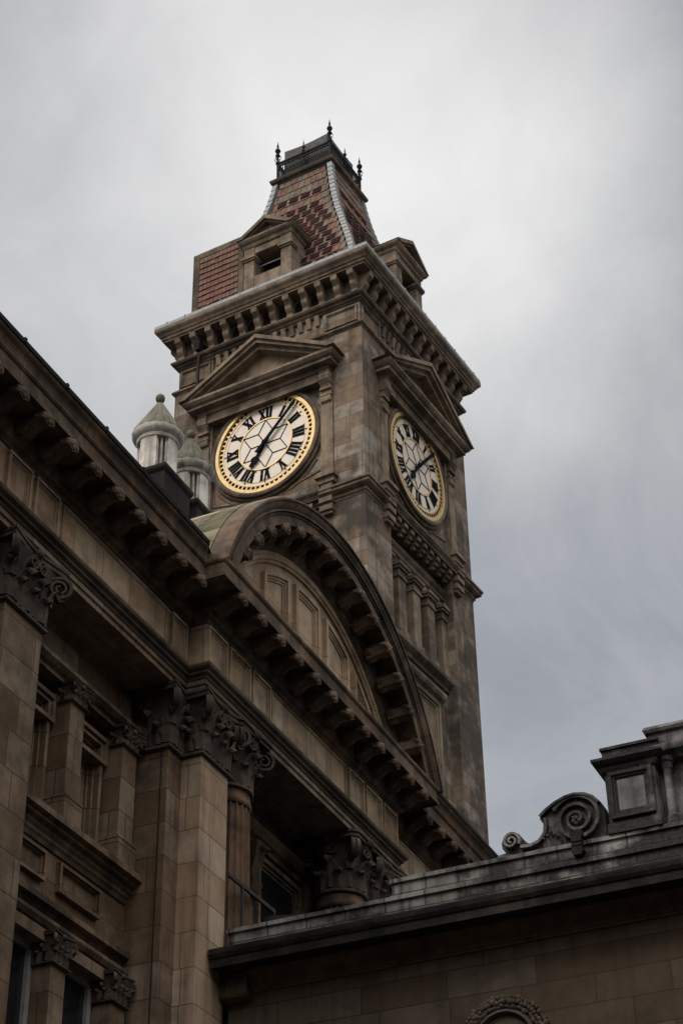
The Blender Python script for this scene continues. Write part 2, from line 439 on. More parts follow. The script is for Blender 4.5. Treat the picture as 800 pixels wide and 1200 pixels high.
# ================================================================== MUSEUM BUILDING
bld = empty('museum_building', (-12, 10, 0))
tag(bld, 'long brown sandstone museum front with carved cornice, giant pilasters and arched pediment, left foreground', 'building')
bld.location = (0,0,0)
YL, YR, XF, XP = 21.08, 28.40, -12.0, -11.68       # the projecting bay's ends, frieze planes
YC = (YL+YR)/2
FP = [(XF, -6), (XF, YL), (XP, YL), (XP, YR), (XF, YR), (XF, 60)]
mb = MB()
mb.box(-30, -12.95, -6, 21.45, 0, 17.3); mb.box(-30, -12.85, 21.45, 28.0, 0, 17.3); mb.box(-30, -12.75, 28.0, 60, 0, 17.3)
wall_bays = [(9.9, 16.42), (17.30, 20.80)]
for (a, b) in [(-6, 21.2)]:
    mb.box(-12.97, -12.72, a, b, 14.93, 15.66)
    mb.box(-12.97, -12.70, a, b, 11.16, 12.45)
    mb.box(-12.97, -12.72, a, b, 0, 7.2)
mb.build('wall', M_ASH, bld)
# entablature
mb = MB(); mb.sweep([(-1.25,15.65),(0,15.65),(0,15.735),(.028,15.745),(.028,15.828),(-1.25,15.828)], FP)
arc = mb.build('architrave', M_ASH, bld)
mb = MB(); mb.sweep([(-1.2,15.83),(.045,15.83),(.055,15.87),(.10,15.895),(.10,15.93),(.15,15.965),(.16,15.99),(.16,16.03),(-1.2,16.03)], FP)
mb.build('moulding', M_SOOTY, arc)
mb = MB(); mb.sweep([(-1.2,16.032),(0,16.032),(0,16.818),(-1.2,16.818)], FP)
frz = mb.build('frieze', M_FRZ, bld)
pw = lambda x: (lambda u, n, z: (x+n, u, z))
def panel_part(name, mat, par, plane, *a):
    mb = MB(); mb.frame(plane, *a); return mb.build(name, mat, par)
zf0, zf1 = 16.10, 16.79
for (a, b) in [(21.10, 21.72), (21.80, 22.50), (22.58, 23.22)]:
    panel_part('frieze_panel', M_FRZ, frz, pw(XP), a, b, zf0, zf1, .10, -.01, .05)
    panel_part('frieze_panel', M_FRZ, frz, pw(XP), 2*YC-b, 2*YC-a, zf0, zf1, .10, -.01, .05)
for (a, b) in [(16.05, 16.62), (16.72, 17.32), (20.52, 21.0), (9.4, 9.95), (10.05, 10.6), (14.3, 15.0)]:
    panel_part('frieze_panel', M_FRZ, frz, pw(XF), a, b, zf0, zf1, .10, -.01, .05)
panel_part('frieze_panel', M_FRZ, frz, pw(XP), 23.30, 2*YC-23.30, zf0, zf1, .05, -.01, .025)
panel_part('frieze_panel', M_FRZ, frz, pw(XF), 17.44, 20.40, zf0, zf1, .05, -.01, .025)
mb = MB(); mb.sweep([(-1.25,16.82),(.03,16.82),(.045,16.86),(.10,16.89),(.125,16.93),(.125,16.96),(.15,16.98),(.14,17.2),(.59,17.2),(.59,17.17),(.62,17.17),(.62,17.24),(.60,17.25),(.60,17.42),(.62,17.43),(.64,17.46),(.64,17.5),(-1.25,17.5)], FP)
cor = mb.build('cornice', M_CORN, bld)
CY = [(-1.25,17.503),(.625,17.503),(.632,17.53),(.64,17.57),(.66,17.61),(.70,17.65),(.715,17.68),(.715,17.70),(-1.25,17.70)]
mb = MB(); mb.sweep(CY, [(XF, -6), (XF, YL), (XP-.02, YL)]); mb.sweep(CY, [(XP-.02, YR), (XF, YR), (XF, 60)])
mb.build('cymatium', M_CORN, cor)
GT = [(-.6,17.703),(.70,17.703),(.735,17.70),(.745,17.76),(.72,17.79),(.66,17.78),(-.6,17.80)]
mb = MB(); mb.sweep(GT, [(XF, -6), (XF, YL), (XP-.02, YL)]); mb.sweep(GT, [(XP-.02, YR), (XF, YR), (XF, 60)])
for k in range(26):
    y = 12.0 + k*1.05
    if y < 20: mb.box(XF+.62, XF+.750, y, y+.05, 17.72, 17.795)
mb.build('gutter', M_LEADD, cor)
proto = modillion_mesh().build('modillion', M_CARVE, cor, smooth=40)
proto.location = (XF+.10, 15.43, 17.202)
pos = [(XF, 15.43+.6175*k) for k in range(-4, 9) if k != 0]
pos += [(XP, YC + .66*(k-5.5)) for k in range(12)]
pos += [(XF, 29.35+.63*k) for k in range(8)]
for (x, y) in pos: copy_to(proto, cor, (x+.10, y, 17.202))

# --- arched pediment
AC = (YC+.10, 15.95); ZB = 17.5
def arc_sweep(mb, prof, seg=72, zb=ZB, mat=0):
    """closed profile (r, x) swept round the pediment centre, cut level at zb"""
    k = len(prof); vs = []; fs = []
    for i in range(seg+1):
        for (r, x) in prof:
            a0 = math.asin(min(1, (zb-AC[1])/r)); a = a0 + (PI-2*a0)*i/seg
            vs.append((x, AC[0]+r*math.cos(a), AC[1]+r*math.sin(a)))
    for i in range(seg):
        for q in range(k):
            w = (q+1) % k; fs.append((i*k+q, i*k+w, (i+1)*k+w, (i+1)*k+q))
    fs.append(tuple(range(k))); fs.append(tuple(seg*k+q for q in range(k-1, -1, -1)))
    mb.add(vs, fs, mat)
mb = MB()
xw = XP
arc_sweep(mb, [(4.30,xw-.6),(4.30,xw+.30),(4.64,xw+.30),(4.64,xw+.60),(4.61,xw+.66),(4.575,xw+.66),(4.575,xw+.63),(4.53,xw+.622),(4.48,xw+.60),(4.44,xw+.56),(4.425,xw+.56),(4.425,xw+.60),(4.395,xw+.60),(4.395,xw+.535),(4.375,xw+.535),(4.375,xw+.565),(4.35,xw+.565),(4.35,xw+.54),(4.17,xw+.54),(4.17,xw+.50),(4.20,xw+.50),(4.20,xw+.14),(4.03,xw+.14),(4.03,xw+.11),(3.97,xw+.105),(3.93,xw+.09),(3.88,xw+.05),(3.86,xw+.04),(3.86,xw-.6)])
ped = mb.build('pediment', M_ARCH, bld, smooth=25)
mb = MB()
arc_sweep(mb, [(3.87,xw-.02),(3.87,xw+.035),(3.80,xw+.03),(3.78,xw+.06),(3.72,xw+.055),(3.70,xw+.02),(3.66,xw+.015),(3.66,xw-.02)])
NT = 48; a0 = math.asin((17.45-AC[1])/3.9)
poly = [(AC[0]+3.9*math.cos(a0+(PI-2*a0)*i/NT), AC[1]+3.9*math.sin(a0+(PI-2*a0)*i/NT)) for i in range(NT+1)]
mb.prism(poly, xw-.4, xw-.03, 'x')
mb.build('tympanum', M_FRZ, ped, smooth=25)
# sunk panels of the tympanum, tops following the arch
for k in range(-3, 4):
    y0, y1 = YC - .12 + k*1.22 - .48, YC - .12 + k*1.22 + .48
    def top(y, r=3.45): 
        q = r*r-(y-YC)**2
        return AC[1] + math.sqrt(max(q, 0))
    z0 = 17.51
    if min(top(y0), top(y1)) < z0+.2: continue
    mb = MB()
    for (i0, o0, n1) in ((0, .08, .085), (.08, .13, .05), (.13, .17, .028)):
        a, b = y0+i0, y1-i0; c, d = y0+o0, y1-o0; w_ = o0-i0
        for (p, q) in ((a, c), (d, b)):
            mb.add([(xw-.035,p,z0),(xw-.03+n1,p,z0),(xw-.03+n1,q,z0),(xw-.035,q,z0),(xw-.035,p,top(p)-i0),(xw-.03+n1,p,top(p)-i0),(xw-.03+n1,q,top(q)-i0),(xw-.035,q,top(q)-i0)],
                   [(0,3,2,1),(4,5,6,7),(0,1,5,4),(1,2,6,5),(2,3,7,6),(3,0,4,7)])
        n = 6
        for i in range(n):
            p, q = c+(d-c)*i/n, c+(d-c)*(i+1)/n
            tp, tq = top(p)-i0, top(q)-i0
            mb.add([(xw-.035,p,tp-w_),(xw-.032+n1,p,tp-w_),(xw-.032+n1,q,tq-w_),(xw-.035,q,tq-w_),(xw-.035,p,tp),(xw-.032+n1,p,tp),(xw-.032+n1,q,tq),(xw-.035,q,tq)],
                   [(0,3,2,1),(4,5,6,7),(0,1,5,4),(1,2,6,5),(2,3,7,6),(3,0,4,7)])
    mb.build('tympanum_panel', M_FRZ, ped)
for k in range(-8, 8):
    th = PI/2 + (k+.5)*math.radians(9.0)
    if math.sin(th)*4.0 + AC[1] < 17.65: continue
    copy_to(proto, ped, (xw+.06, AC[0]+4.2*math.cos(th), AC[1]+4.2*math.sin(th)), (th-PI/2, 0, 0))
mb = MB(); arc_sweep(mb, [(4.655,xw+.297),(4.655,xw-2.6),(4.31,xw-2.6),(4.31,xw+.297)], zb=17.4)
random.seed(3)
mb.build('roof', M_MOSS, bld, smooth=30)
mb = MB(); mb.box(-30, XF+.1, -6, 60, 17.8, 17.9); mb.build('flat_roof', M_LEADD, bld)

# --- giant order
CH, ZA = 1.03, 14.62
def pilaster(y0, y1, xf, xb, name='pilaster', mt=None):
    mb = MB(); mb.box(xb, xf, y0, y1, 0, ZA)
    o = mb.build(name, mt or M_ASH, bld)
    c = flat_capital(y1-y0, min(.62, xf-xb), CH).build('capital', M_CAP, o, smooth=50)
    c.location = (xf, (y0+y1)/2, ZA)
    return o
pilaster(16.42, 17.30, -12.05, -12.96)
pilaster(9.0, 9.9, -12.05, -12.96)
pilaster(20.80, 21.66, -12.09, -12.96)
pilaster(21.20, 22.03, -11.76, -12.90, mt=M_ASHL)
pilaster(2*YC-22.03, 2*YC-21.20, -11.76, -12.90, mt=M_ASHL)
mb = MB()
def flute(a, z):
    q = (a/(2*PI)*24) % 1
    return 1 - .085*math.sqrt(max(0, 1-(abs(q-.5)/.40)**2)) if abs(q-.5) < .40 else 1
mb.lathe([(.475,6.0),(.475,8.0),(.46,10.5),(.44,12.8),(.42,14.30),(.42,14.42)], seg=240, radfn=flute)
mb.lathe([(.40,14.40),(.43,14.40),(.445,14.43),(.445,14.46),(.43,14.49),(.42,14.56),(.42,14.63),(.3,14.63)], seg=48)
col = mb.build('column', M_CORN, bld, smooth=35); col.location = (-12.13, YL+1.50, 0)
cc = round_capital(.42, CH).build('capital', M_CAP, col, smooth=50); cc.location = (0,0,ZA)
for y in (YR-1.50,):
    c2 = copy_to(col, bld, (-12.13, y, 0)); copy_to(cc, c2, (0,0,ZA))

# --- left bay, upper register: blind niches between little pilasters on a shelf
def bay(y0, y1):
    cen = [(y0+.05, .33), ((y0+y1)/2-.08, .36), (y1-.40, .40)]
    PTH = [(-12.72, y0), (-12.72, y1)]
    for pf in ([(-.2,12.30),(.05,12.30),(.07,12.35),(.10,12.38),(.10,12.42),(.14,12.46),(.14,12.50),(.22,12.52),(.22,12.56),(.30,12.58),(.30,12.67),(-.2,12.68)],
               [(-.2,11.40),(.05,11.40),(.08,11.45),(.16,11.48),(.16,11.56),(-.2,11.6)],
               [(-.2,11.10),(.05,11.10),(.05,11.18),(.12,11.2),(.16,11.26),(.16,11.31),(-.2,11.33)],
               [(-.2,14.76),(.12,14.76),(.12,14.83),(.18,14.85),(.24,14.90),(.24,14.96),(-.2,14.98)]):
        mb = MB(); mb.sweep(pf, PTH); mb.build('string_course', M_CORN, bld)
    for (a, b) in [(y0-.2, y0+1.42), (y0+1.76, y0+2.80)]:
        panel_part('spandrel_panel', M_ASH, bld, pw(-12.70), max(a, y0+.02), b, 11.80, 12.22, .10, -.02, .075)
    for (c, w) in cen[1:]:
        mb = MB(); mb.box(-12.96, -12.50, c-w/2, c+w/2, 12.68, 14.48); mb.box(-12.96, -12.45, c-w/2-.04, c+w/2+.04, 12.68, 13.02); mb.box(-12.96, -12.44, c-w/2-.05, c+w/2+.05, 13.02, 13.06)
        o = mb.build('niche_pilaster', M_ASH, bld)
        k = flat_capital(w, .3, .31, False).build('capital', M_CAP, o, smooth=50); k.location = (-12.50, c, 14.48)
    edges = [y0-.1, cen[1][0]-cen[1][1]/2, cen[1][0]+cen[1][1]/2, cen[2][0]-cen[2][1]/2]
    for (a, b) in ((edges[0], edges[1]), (edges[2], edges[3])):
        mb = MB(); pl = pw(-12.95)
        mb.frame(pl, a+.10, b-.10, 12.6, 14.52, .15, -.02, .20); mb.frame(pl, a+.04, b-.04, 14.16, 14.58, .14, -.02, .24)
        mb.build('niche_frame', M_ASH, bld)
    for (c, w) in [(cen[1][0]+.02, .34), (cen[2][0]+.08, .36)]:
        mb = MB(); mb.box(-12.96, -12.50, c-w/2, c+w/2, 7.0, 10.70)
        o = mb.build('window_pilaster', M_ASH, bld)
        k = flat_capital(w, .36, .43, False).build('capital', M_CAP, o, smooth=50); k.location = (-12.50, c, 10.70)
    for (a, b) in ((edges[0], edges[1]+.02), (edges[2]+.03, edges[3]+.06)):
        mb = MB(); z0, z1 = 7.3, 11.0; x0, x1 = -12.86, -12.78
        mb.box(x0, x1, a, a+.07, z0, z1); mb.box(x0, x1, b-.09, b, z0, z1); mb.box(x0, x1, a+.07, b-.09, z1-.09, z1); mb.box(x0, x1, a+.07, b-.09, z0, z0+.1)
        mb.box(x0-.02, x1-.02, a+.07, b-.09, 9.1, 9.17)
        o = mb.build('window', M_WHITE, bld)
        mb = MB(); mb.box(-12.93, -12.84, a+.01, b-.01, z0+.05, z1-.05); mb.build('pane', M_PANE, o)
        mb = MB(); mb.box(-12.96, -12.6, a, b, 11.0, 11.16); mb.build('lintel', M_ASH, o)
bay(17.30, 20.80); bay(9.9, 16.42)
# --- window behind the columns, with console hood
mb = MB(); mb.sweep([(-.2,14.98),(.1,14.98),(.12,15.04),(.2,15.08),(.26,15.16),(.28,15.2),(.28,15.24),(-.2,15.27)], [(-12.85, 22.6), (-12.85, 27.1)])
hw = mb.build('window_hood', M_CORN, bld)
for y in (22.9, 24.85, 26.85):
    mb = MB(); mb.prism([(-12.86,14.1),(-12.72,14.12),(-12.66,14.25),(-12.70,14.45),(-12.64,14.7),(-12.6,14.97),(-12.86,14.97)], y-.15, y+.15, 'y')
    leaf(mb, (-12.70, y, 14.35), 0, .3, .62, .2)
    mb.build('console', M_CARVE, hw, smooth=40)
for (a, b) in ((23.1, 24.65), (25.05, 26.65)):
    mb = MB(); pl = pw(-12.85); mb.frame(pl, a, b, 11.9, 14.9, .18, -.02, .10); o = mb.build('window', M_ASH, bld)
    mb = MB(); mb.box(-12.87, -12.835, a+.17, b-.17, 12.06, 14.74); mb.build('pane', M_PANE, o)
mb = MB(); mb.tube([(-12.19, 20.785, 6), (-12.19, 20.785, 14.6)], .010, 8); mb.build('downpipe', M_PIPE, bld, smooth=60)  # thin tube for the dark cable on the pilaster edge

# ================================================================== CLOCK TOWER
TY = -0.0931270829; CU, CV, H = -21.03, 36.3, 3.03
tx = CU*math.cos(TY) - CV*math.sin(TY); ty = CU*math.sin(TY) + CV*math.cos(TY)
tow = empty('clock_tower', (tx, ty, 0), TY)
tag(tow, 'square stone clock tower with gilt-rimmed dials and tiled mansard roof rising behind the museum front', 'tower')
SIDE = [lambda u, n, z: (u, -n, z), lambda u, n, z: (n, u, z), lambda u, n, z: (-u, n, z), lambda u, n, z: (-n, -u, z)]
SQ = lambda h: [(-h,-h),(h,-h),(h,h),(-h,h)]     # counter-clockwise: outward on the right
mb = MB()
mb.box(-2.35, 2.35, -2.35, 2.35, 0, 36.0)
for sa in (-1, 1):
    for sb in (-1, 1):
        a0, a1 = sorted((sa*1.72, sa*H)); b0, b1 = sorted((sb*1.72, sb*H))
        mb.box(a0, a1, b0, b1, 0, 35.06)
for s_ in range(4):
    mb.xf = SIDE[s_]
    mb.box(-1.73, 1.73, 2.3, 2.72, 0, 26.1)           # bay below the louvre stage
    mb.box(-1.73, 1.73, 2.3, 2.72, 28.45, 29.4)
    mb.box(-1.73, 1.73, 2.3, 2.90, 29.4, 35.05)       # clock stage
mb.xf = None
mb.box(-2.92, 2.92, -2.92, 2.92, 35.05, 36.9)
shaft = mb.build('shaft', M_TOW, tow)
# string courses, entablature
for pf in ([(-.3,34.97),(.0,34.97),(.03,35.01),(.08,35.05),(.08,35.11),(-.05,35.16),(-.3,35.16)],
           [(-.3,35.92),(-.05,35.92),(-.02,35.97),(.03,36.01),(.03,36.06),(.10,36.09),(.13,36.14),(.13,36.19),(-.3,36.2)],
           [(-.4,29.36),(.01,29.36),(.03,29.42),(.06,29.44),(.06,29.52),(.13,29.55),(.19,29.60),(.19,29.67),(.23,29.70),(.23,29.76),(.02,29.84),(-.4,29.84)],
           [(-.4,20.3),(.01,20.3),(.10,20.4),(.10,20.5),(-.4,20.55)]):
    mb = MB(); mb.sweep(pf, SQ(H), True); mb.build('string_course', M_TOWD, tow)
# corner frieze panels + small corbels between
for s_ in range(4):
    for sg in (-1, 1):
        a, b = sorted((sg*1.80, sg*2.96)); mb = MB(); mb.xf = SIDE[s_]
        mb.box(a, b, 2.88, 2.965, 35.17, 35.93)
        mb.frame(lambda u, n, z: (u, 2.965+n, z), a+.08, b-.08, 35.27, 35.84, .10, -.01, .05); mb.xf = None
        mb.build('frieze_panel', M_TOW, tow)
for s_ in range(2):
    for k in range(13):
        mb = MB(); mb.xf = SIDE[s_]
        u = -1.62 + .27*k
        mb.add([(u-.065,2.90,35.6),(u+.065,2.90,35.6),(u+.065,2.97,35.62),(u-.065,2.97,35.62),(u-.065,2.90,35.935),(u+.065,2.90,35.935),(u+.065,3.05,35.935),(u-.065,3.05,35.935)],
               [(0,3,2,1),(4,5,6,7),(0,1,5,4),(1,2,6,5),(2,3,7,6),(3,0,4,7)])
        mb.xf = None; mb.build('corbel', M_TOWT, tow)
# main cornice and its brackets
mb = MB()
mb.sweep([(-.6,36.90),(.30,36.90),(.30,36.95),(.34,36.97),(.36,37.04),(.39,37.06),(.42,37.12),(.48,37.19),(.50,37.24),(.50,37.30),(-.6,37.30)], SQ(H), True)
tcor = mb.build('cornice', M_TOWT, tow)
br = MB()
pr = [(-.10,36.20),(.0,36.20),(.035,36.24),(.04,36.30),(.03,36.36),(.06,36.42),(.12,36.48),(.14,36.56),(.13,36.62),(.17,36.68),(.27,36.74),(.29,36.80),(.29,36.90),(-.10,36.90)]
vs = [(q[0]+H, y, q[1]) for y in (-.095, .095) for q in pr]; n = len(pr)
br.add(vs, [tuple(range(n)), tuple(range(2*n-1, n-1, -1))] + [(i, (i+1) % n, (i+1) % n+n, i+n) for i in range(n)])
brp = br.build('bracket', M_TOWT, tcor, smooth=35)
us = [.26+.52*k for k in range(6)]
us = [-u for u in us[::-1]] + us
first = True
for s_, rot in ((1, 0), (0, -PI/2), (2, PI/2), (3, PI)):
    for u in us:
        c, s2 = math.cos(rot), math.sin(rot)
        loc = (-s2*u, c*u, 0)
        if first: brp.location = loc; first = False
        else: copy_to(brp, tcor, loc, (0,0,rot))
# louvre openings between the middle brackets, each under a little arch
for s_ in range(2):
    for k in range(-5, 6):
        u = k*.52; P = [(u-.15, 36.22), (u+.15, 36.22), (u+.15, 36.62)] + [(u+.15*math.cos(q*PI/8), 36.64+.15*math.sin(q*PI/8)) for q in range(1, 8)] + [(u-.15, 36.62)]
        n = len(P); mb = MB(); mb.xf = SIDE[s_]
        vs = [(p[0], 2.90, p[1]) for p in P] + [(p[0], 2.935, p[1]) for p in P]
        mb.add(vs, [tuple(range(n)), tuple(range(2*n-1, n-1, -1))] + [(i, (i+1) % n, (i+1) % n+n, i+n) for i in range(n)])
        mb.xf = None; mb.build('louvre', M_VOID if abs(k) <= 3 else M_TOWD, tcor)
# lead skirt of the roof
mb = MB()
mb.sweep([(-.9,37.302),(.485,37.302),(.50,37.33),(.49,37.45),(.44,37.48),(-.30,37.86),(-.9,37.86)], SQ(H), True)
for s_ in range(4):
    mb.xf = SIDE[s_]
    for k in range(-5, 6): mb.box(k*.62-.012, k*.62+.012, H+.38, H+.503, 37.35, 37.483)
mb.xf = None
mb.build('lead_flashing', M_LEAD, tow)

# --- mansard roof: concave
RP = [(-.34,37.80),(-.44,38.30),(-.62,38.95),(-.88,39.75),(-1.16,40.55),(-1.45,41.40),(-1.68,42.20),(-1.87,43.05),(-1.98,43.70),(-2.03,44.12)]
def rprof(z):
    for (e0, z0), (e1, z1) in zip(RP, RP[1:]):
        if z <= z1: return e0 + (e1-e0)*(z-z0)/(z1-z0)
    return RP[-1][0]
mb = MB()
poly = [(-2.9,37.8)] + [(e-.06, z) for e, z in RP] + [(-2.9,44.12)]
mb.sweep(poly, SQ(H), True)
roof = mb.build('roof', M_TILE2, tow)
# ornamental tiles, one by one on the two street slopes and the others
mb = MB()
random.seed(11)
zr = 37.92; row = 0; rows = []
while zr < 44.0:
    rows.append(zr); zr += .37
for s_ in range(4):
    mb.xf = SIDE[s_]
    for ri, z in enumerate(rows):
        e0, e1 = rprof(z), rprof(min(z+.373, 44.1))
        hwd = H + e0 - .20
        half = .21
        dark_row = ri >= 1 and z < 42.9
        k0 = int(hwd/half)+1
        for k in range(-k0, k0+1):
            u0 = k*half*1.0 + (half/2 if ri % 2 else 0); u1 = u0 + half
            par = (k + (ri//1)) 
            if u0 < -hwd or u1 > hwd: 
                u0, u1 = max(u0, -hwd), min(u1, hwd)
                if u1-u0 < .03: continue
            mat = 1
            if dark_row:
                big = (k % 2 == 0)
                edge = hwd - abs((u0+u1)/2)
                if edge < .22: mat = 1 if random.random() < .8 else 2
                else: mat = 2 if random.random() < .75 else 1
            else: mat = 2 if random.random() < .22 else 1
            j = random.uniform(-.022, .012); lift = .022 + random.uniform(0, .010)
            d = .008
            zt = z+.385
            et = rprof(min(zt, 44.1))
            A = [(u0+d, H+e0-.03, z), (u1-d, H+e0-.03, z), (u1-d, H+e0+lift, z+j), (u0+d, H+e0+lift, z+j),
                 (u0+d, H+et-.05, zt), (u1-d, H+et-.05, zt), (u1-d, H+et+.005, zt), (u0+d, H+et+.005, zt)]
            mb.add(A, [(0,3,2,1),(4,5,6,7),(0,1,5,4),(1,2,6,5),(2,3,7,6),(3,0,4,7)], mat)
        if dark_row and abs(z-42.36) > .1:   # dark lozenge tiles standing proud, in bond
            pit = .42
            for k in range(-9, 10):
                c = k*pit + (pit/2 if ri % 2 else 0)
                if abs(c) > hwd - .22: continue
                zc = z+.07; zt = zc+.235
                ec, et = rprof(zc)+.050, rprof(zt)+.036
                u0, u1 = c-.150, c+.150
                A = [(u0, H+ec-.09, zc), (u1, H+ec-.09, zc), (u1, H+ec, zc), (u0, H+ec, zc), (u0, H+et-.09, zt), (u1, H+et-.09, zt), (u1, H+et, zt), (u0, H+et, zt)]
                mb.add(A, [(0,3,2,1),(4,5,6,7),(0,1,5,4),(1,2,6,5),(2,3,7,6),(3,0,4,7)], 0)
mb.xf = None
mb.build('roof_tiles', [M_TILE1, M_TILE2, M_TILE3], roof)
NH = 26
for sa in (-1, 1):
    for sb in (-1, 1):
        mb = MB()      # one lead hip
        for k in range(NH):
            z0 = 37.86 + (44.1-37.86)*k/NH; z1 = z0 + (44.1-37.86)/NH*1.04
            e0, e1 = H+rprof(z0)+.085, H+rprof(z1)+.07
            w_ = .17
            for (q0, q1) in (((1,0),(1,0)),):
                A = []
                for (e, z) in ((e0, z0), (e1, z1)):
                    A += [(sa*(e-w_), sb*e, z), (sa*e, sb*e, z), (sa*e, sb*(e-w_), z), (sa*(e-w_*1.2), sb*(e-w_*1.2), z)]
                mb.add(A, [(0,1,2,3),(7,6,5,4),(0,4,5,1),(1,5,6,2),(2,6,7,3),(3,7,4,0)])
        mb.build('hip_flashing', M_LEAD, roof)
# platform, box and cresting
mb = MB()
mb.sweep([(-1.1,44.02),(.0,44.02),(.03,44.08),(.07,44.14),(.13,44.18),(.15,44.24),(.15,44.30),(.08,44.34),(-1.1,44.36)], SQ(H-2.03), True)
mb.build('platform', M_TOWD, tow)
mb = MB()
hb = .80
pts = []
G = 10
def canopy(x, y):   # sheet dipping between raised corners
    return 45.66 + .10*max(abs(x/hb), abs(y/hb))**4 * (.35+.65*(abs(x*y)/hb**2)**1.5)
vs = []; fs = []
for i in range(G+1):
    for j in range(G+1):
        x = -hb + 2*hb*i/G; y = -hb + 2*hb*j/G
        vs.append((x, y, canopy(x, y)))
n = len(vs)
vs += [(x, y, 44.33) for (x, y, z) in vs]
for i in range(G):
    for j in range(G):
        a = i*(G+1)+j; fs.append((a, a+G+1, a+G+2, a+1)); fs.append((n+a, n+a+1, n+a+G+2, n+a+G+1))
rim = [i*(G+1) for i in range(G+1)] + [G*(G+1)+j for j in range(1, G+1)] + [i*(G+1)+G for i in range(G-1, -1, -1)] + [j for j in range(G-1, 0, -1)]
for a, b in zip(rim, rim[1:]+rim[:1]): fs.append((a, b, n+b, n+a))
mb.add(vs, fs)
mb.build('roof_curb', M_CURB, tow)
rl = MB()
hr = .96
for s_ in range(4):
    rl.xf = SIDE[s_]
    for z, t in ((44.50, .022), (45.02, .022), (45.14, .03)):
        rl.box(-hr, hr, hr-t, hr+t, z-t, z+t)
    for k in range(-13, 14):
        if abs(k) <= 3: continue
        u = k*.07; rl.box(u-.011, u+.011, hr-.011, hr+.011, 44.36, 45.12)
        # small scroll between bars
        pts = [(u+.035+.028*math.cos(a*PI/5), hr, 45.08+.032*math.sin(a*PI/5)) for a in range(11)]
        rl.tube(pts, .009, 5)
        pts = [(u+.035+.03*math.cos(a*PI/5), hr, 44.56+.05*math.sin(a*PI/5)) for a in range(11)]
        rl.tube(pts, .009, 5)
    for R_ in (.24, .17, .09):
        rl.tube([(R_*math.cos(a*PI/10), hr, 44.78+R_*math.sin(a*PI/10)) for a in range(21)], .014, 6)
    for q in range(8): 
        a = q*PI/4; rl.tube([(.05*math.cos(a), hr, 44.78+.05*math.sin(a)), (.24*math.cos(a), hr, 44.78+.24*math.sin(a))], .010, 5)
rl.xf = None
rail = rl.build('cresting_railing', M_IRON, tow)
def finial(z0, z1, r):
    mb = MB(); h = z1-z0
    mb.lathe([(r*.9,0),(r*.9,.42*h),(r*1.6,.43*h),(r*1.6,.46*h),(r*.7,.48*h),(r*.7,.60*h),(r*2.0,.64*h),(r*.8,.68*h),(r*1.6,.72*h),(r*2.3,.76*h),(r*1.6,.80*h),(r*.6,.83*h),(r*.9,.88*h),(r*.35,.94*h),(.004,h)], seg=10)
    for q in range(4):
        a = q*PI/2; c, s2 = math.cos(a), math.sin(a)
        pts = [(c*(r*.6+x), s2*(r*.6+x), z*h) for x, z in ((0,.48),(.06,.52),(.09,.57),(.06,.61),(.03,.59))]
        mb.tube(pts, .014, 5)
    return mb
fp = finial(0, 1.80, .042).build('finial', M_IRON, rail, smooth=40); fp.location = (-hr, -hr, 44.36)
for x, y in ((hr,-hr),(hr,hr),(-hr,hr)): copy_to(fp, rail, (x, y, 44.36))
fs_ = finial(0, 1.38, .026).build('finial', M_IRON, rail, smooth=40); fs_.location = (0, -hr, 44.36)
for x, y in ((hr,0),(0,hr),(-hr,0)): copy_to(fs_, rail, (x, y, 44.36))

# --- gable helper: V-shaped raking band in (u,z), between depths n0..n1
def raking(mb, hw, ze, za, t, n0, n1):
    k = hw/(za-ze)
    for sg in (-1, 1):
        P = [(sg*hw, ze), (0, za), (0, za-t), (sg*(hw-t*k), ze)]
        vs = [(u, n0, z) for u, z in P] + [(u, n1, z) for u, z in P]
        mb.add(vs, [(0,1,2,3),(7,6,5,4),(0,4,5,1),(1,5,6,2),(2,6,7,3),(3,7,4,0)])
def gable_fill(mb, hw, ze, za, n0, n1):
    P = [(-hw, ze), (hw, ze), (0, za)]
    vs = [(u, n0, z) for u, z in P] + [(u, n1, z) for u, z in P]
    mb.add(vs, [(0,1,2),(5,4,3),(0,3,4,1),(1,4,5,2),(2,5,3,0)])
